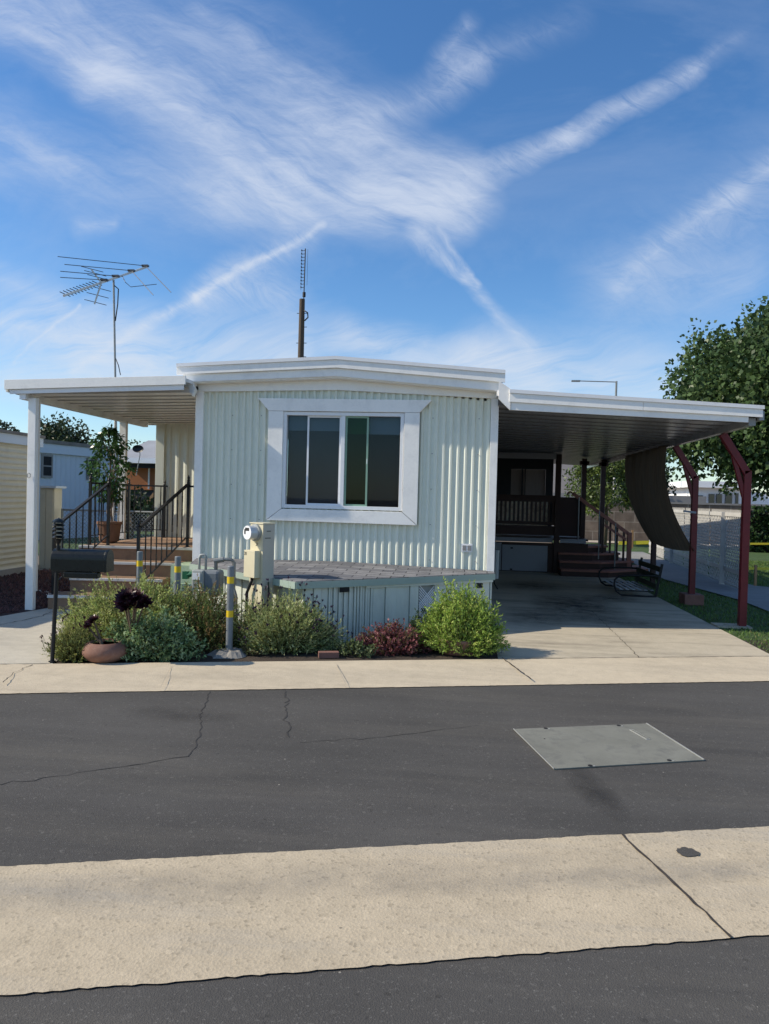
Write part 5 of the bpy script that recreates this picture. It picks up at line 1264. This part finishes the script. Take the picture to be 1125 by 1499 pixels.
# hedge
def hedge():
    t = thing('hedge', 'clipped dark green hedge behind the lawn at the right edge', 'hedge', (11, 26, 0)); n = 5200
    pos = np.stack([RNG.uniform(9.3, 14, n), RNG.uniform(25.8, 26.8, n), RNG.uniform(.05, 1.5, n)], 1); k = RNG.integers(0, 2, n); pos[k == 0, 1] = 25.8 + RNG.normal(0, .05, (k == 0).sum())
    V, F = leaves(pos, unit(RNG.normal(0, 1, (n, 3)) + np.array((0, -.5, .4))), .14, .05); C = np.array([[.03, .06, .02]]) * RNG.uniform(.5, 1.8, (n, 1))
    np_mesh('leaves', V, F, C, 'treeleaf', t); MB().box(9.4, 14, 25.95, 26.7, 0, 1.4).build('branches', 'dark', t)
hedge()
# caution tape on stakes
ct = thing('caution_tape', 'yellow caution tape strung between wooden stakes on the far lawn', 'caution tape', (7, 18, 0))
pts = [(5.0, 27.0, .62), (5.9, 24.0, .58), (7.0, 19.3, .55), (8.8, 19.0, .75)]
def tape(a, b, w=.05): MB().bar(a, b, .004, w).build('tape', 'tape', ct)
tape(AYp(1098, 796, 20), AYp(1140, 796, 20)); tape(AYp(1096, 832, 15.5), AYp(1140, 833, 15.5)); tape(AYp(905, 795, 26), AYp(950, 794, 26), .12)
for x, y in ((1106, 858),):
    g = AYp(x, 830, 14.6); MB().box(g[0] - .02, g[0] + .02, 14.58, 14.62, 0, .42).build('stake', 'stake', ct)
g = AYp(925, 800, 26); MB().box(g[0] - .03, g[0] + .03, 25.98, 26.02, 0, .62).build('stake', 'stake', ct)

# ------------------------------------------------------------------ trees
def tree(nm, label, base, height, cz, rad, nclump, per, L, Wd, cols, trunk_r=.2, clump_r=.5, bark='bark', group=None, shape=1.0, limbs=8, pear=False):
    t = thing(nm, label, 'tree', base, group); bx_, by_, bz_ = base; cx, cy = bx_, by_; rx, ry, rz = rad
    tk = MB(); tk.tube([(bx_, by_, bz_), (bx_ + .05, by_, bz_ + (cz - bz_) * .4), (bx_ - .04, by_, cz)], [trunk_r * 1.25, trunk_r, trunk_r * .6], 12, cap=True)
    u = RNG.normal(0, 1, (nclump, 3)); u = unit(u); rr_ = RNG.uniform(.30, 1, nclump) ** .6
    if pear: u[:, 2] = np.where(u[:, 2] < 0, u[:, 2] * .8, u[:, 2])
    wid = 1 - .0 * u[:, 2]
    if pear: wid = np.interp(u[:, 2] * rr_, [-1, -.4, .1, .6, 1], [.75, 1.0, 1.0, .78, .45])
    lump = 1 + .13 * np.sin(u[:, 0] * 5 + cx) * np.cos(u[:, 2] * 6)
    cc = np.stack([cx + rx * u[:, 0] * rr_ * lump * wid, cy + ry * u[:, 1] * rr_ * lump * wid, cz + rz * u[:, 2] * rr_ * lump], 1)
    for i in range(limbs):
        e = cc[i * 7 % nclump]; m = ((bx_ + e[0]) / 2, (by_ + e[1]) / 2, (cz * .7 + e[2]) / 2 - .1); tk.tube([(bx_, by_, bz_ + (cz - bz_) * random.uniform(.45, .8)), m, tuple(e)], [trunk_r * .45, trunk_r * .25, .02], 6)
    tk.build('trunk', bark, t, smooth=True)
    n = nclump * per; off = RNG.normal(0, 1, (n, 3)); off = unit(off) * (RNG.uniform(0, 1, (n, 1)) ** .45) * clump_r * np.repeat(RNG.uniform(.6, 1.25, nclump), per)[:, None]
    if pear: off[:, 2] *= 1.5
    pos = np.repeat(cc, per, 0) + off
    dd = unit(off / (clump_r) + RNG.normal(0, .8, (n, 3)) + np.array((0, 0, -.25))); sz = RNG.uniform(.7, 1.3, n)
    V, F = leaves(pos, dd, L * sz, Wd * sz, .06)
    cols = np.array(cols); C = np.repeat(cols[RNG.integers(0, len(cols), nclump)], per, 0) * RNG.uniform(.7, 1.4, (n, 1))
    np_mesh('crown', V, F, C, 'treeleaf', t); return t
tree('pear_tree', 'large dense green tree with pale trunk rising behind the carport', (8.1, 19.5, 0), 7.2, 4.15, (3.1, 2.9, 2.56), 430, 165, .125, .048, [(.06, .105, .035), (.075, .125, .04), (.05, .085, .03), (.09, .14, .05)], .26, .50, 'barklight', pear=True, limbs=12)
tree('garden_tree', 'yellow-green shrubby tree beyond the deck stairs', (4.9, 27, 0), 3.6, 2.3, (1.35, 1.0, 1.25), 60, 120, .13, .03, [(.12, .16, .035), (.10, .14, .04)], .08, .38)
tree('garden_tree', 'dark green tree over the block wall behind the pale pole', (7.5, 34.5, 0), 5, 3.0, (1.7, 1.5, 1.9), 90, 120, .15, .06, [(.03, .05, .02), (.04, .065, .025)], .15, .5)
tree('distant_tree', 'rounded grey-green tree above the white home roof on the left', (AYp(88, 640, 42)[0], 42, 0), 6, 3.9, (1.75, 1.5, 1.75), 60, 110, .2, .07, [(.055, .08, .035), (.045, .065, .03)], .2, .6, group=None)
tree('distant_tree', 'sliver of dark tree at the far left above the tan home', (AYp(5, 640, 42)[0], 42, 0), 5, 3.9, (.95, 1.2, 1.35), 30, 100, .2, .07, [(.05, .07, .035)], .15, .5)
tree('distant_tree', 'bushy tree behind the satellite dish past the porch', (AYp(222, 665, 40)[0], 40, 0), 5, 2.9, (1.1, 1.2, 1.25), 36, 110, .2, .07, [(.07, .10, .035), (.055, .085, .03)], .15, .5)
tree('distant_tree', 'low foliage directly behind the potted ficus and porch railing', (AYp(192, 745, 20)[0], 20, 0), 2, 1.0, (.5, .5, .5), 16, 80, .1, .04, [(.03, .05, .02)], .05, .25)
scn.render.film_transparent = False
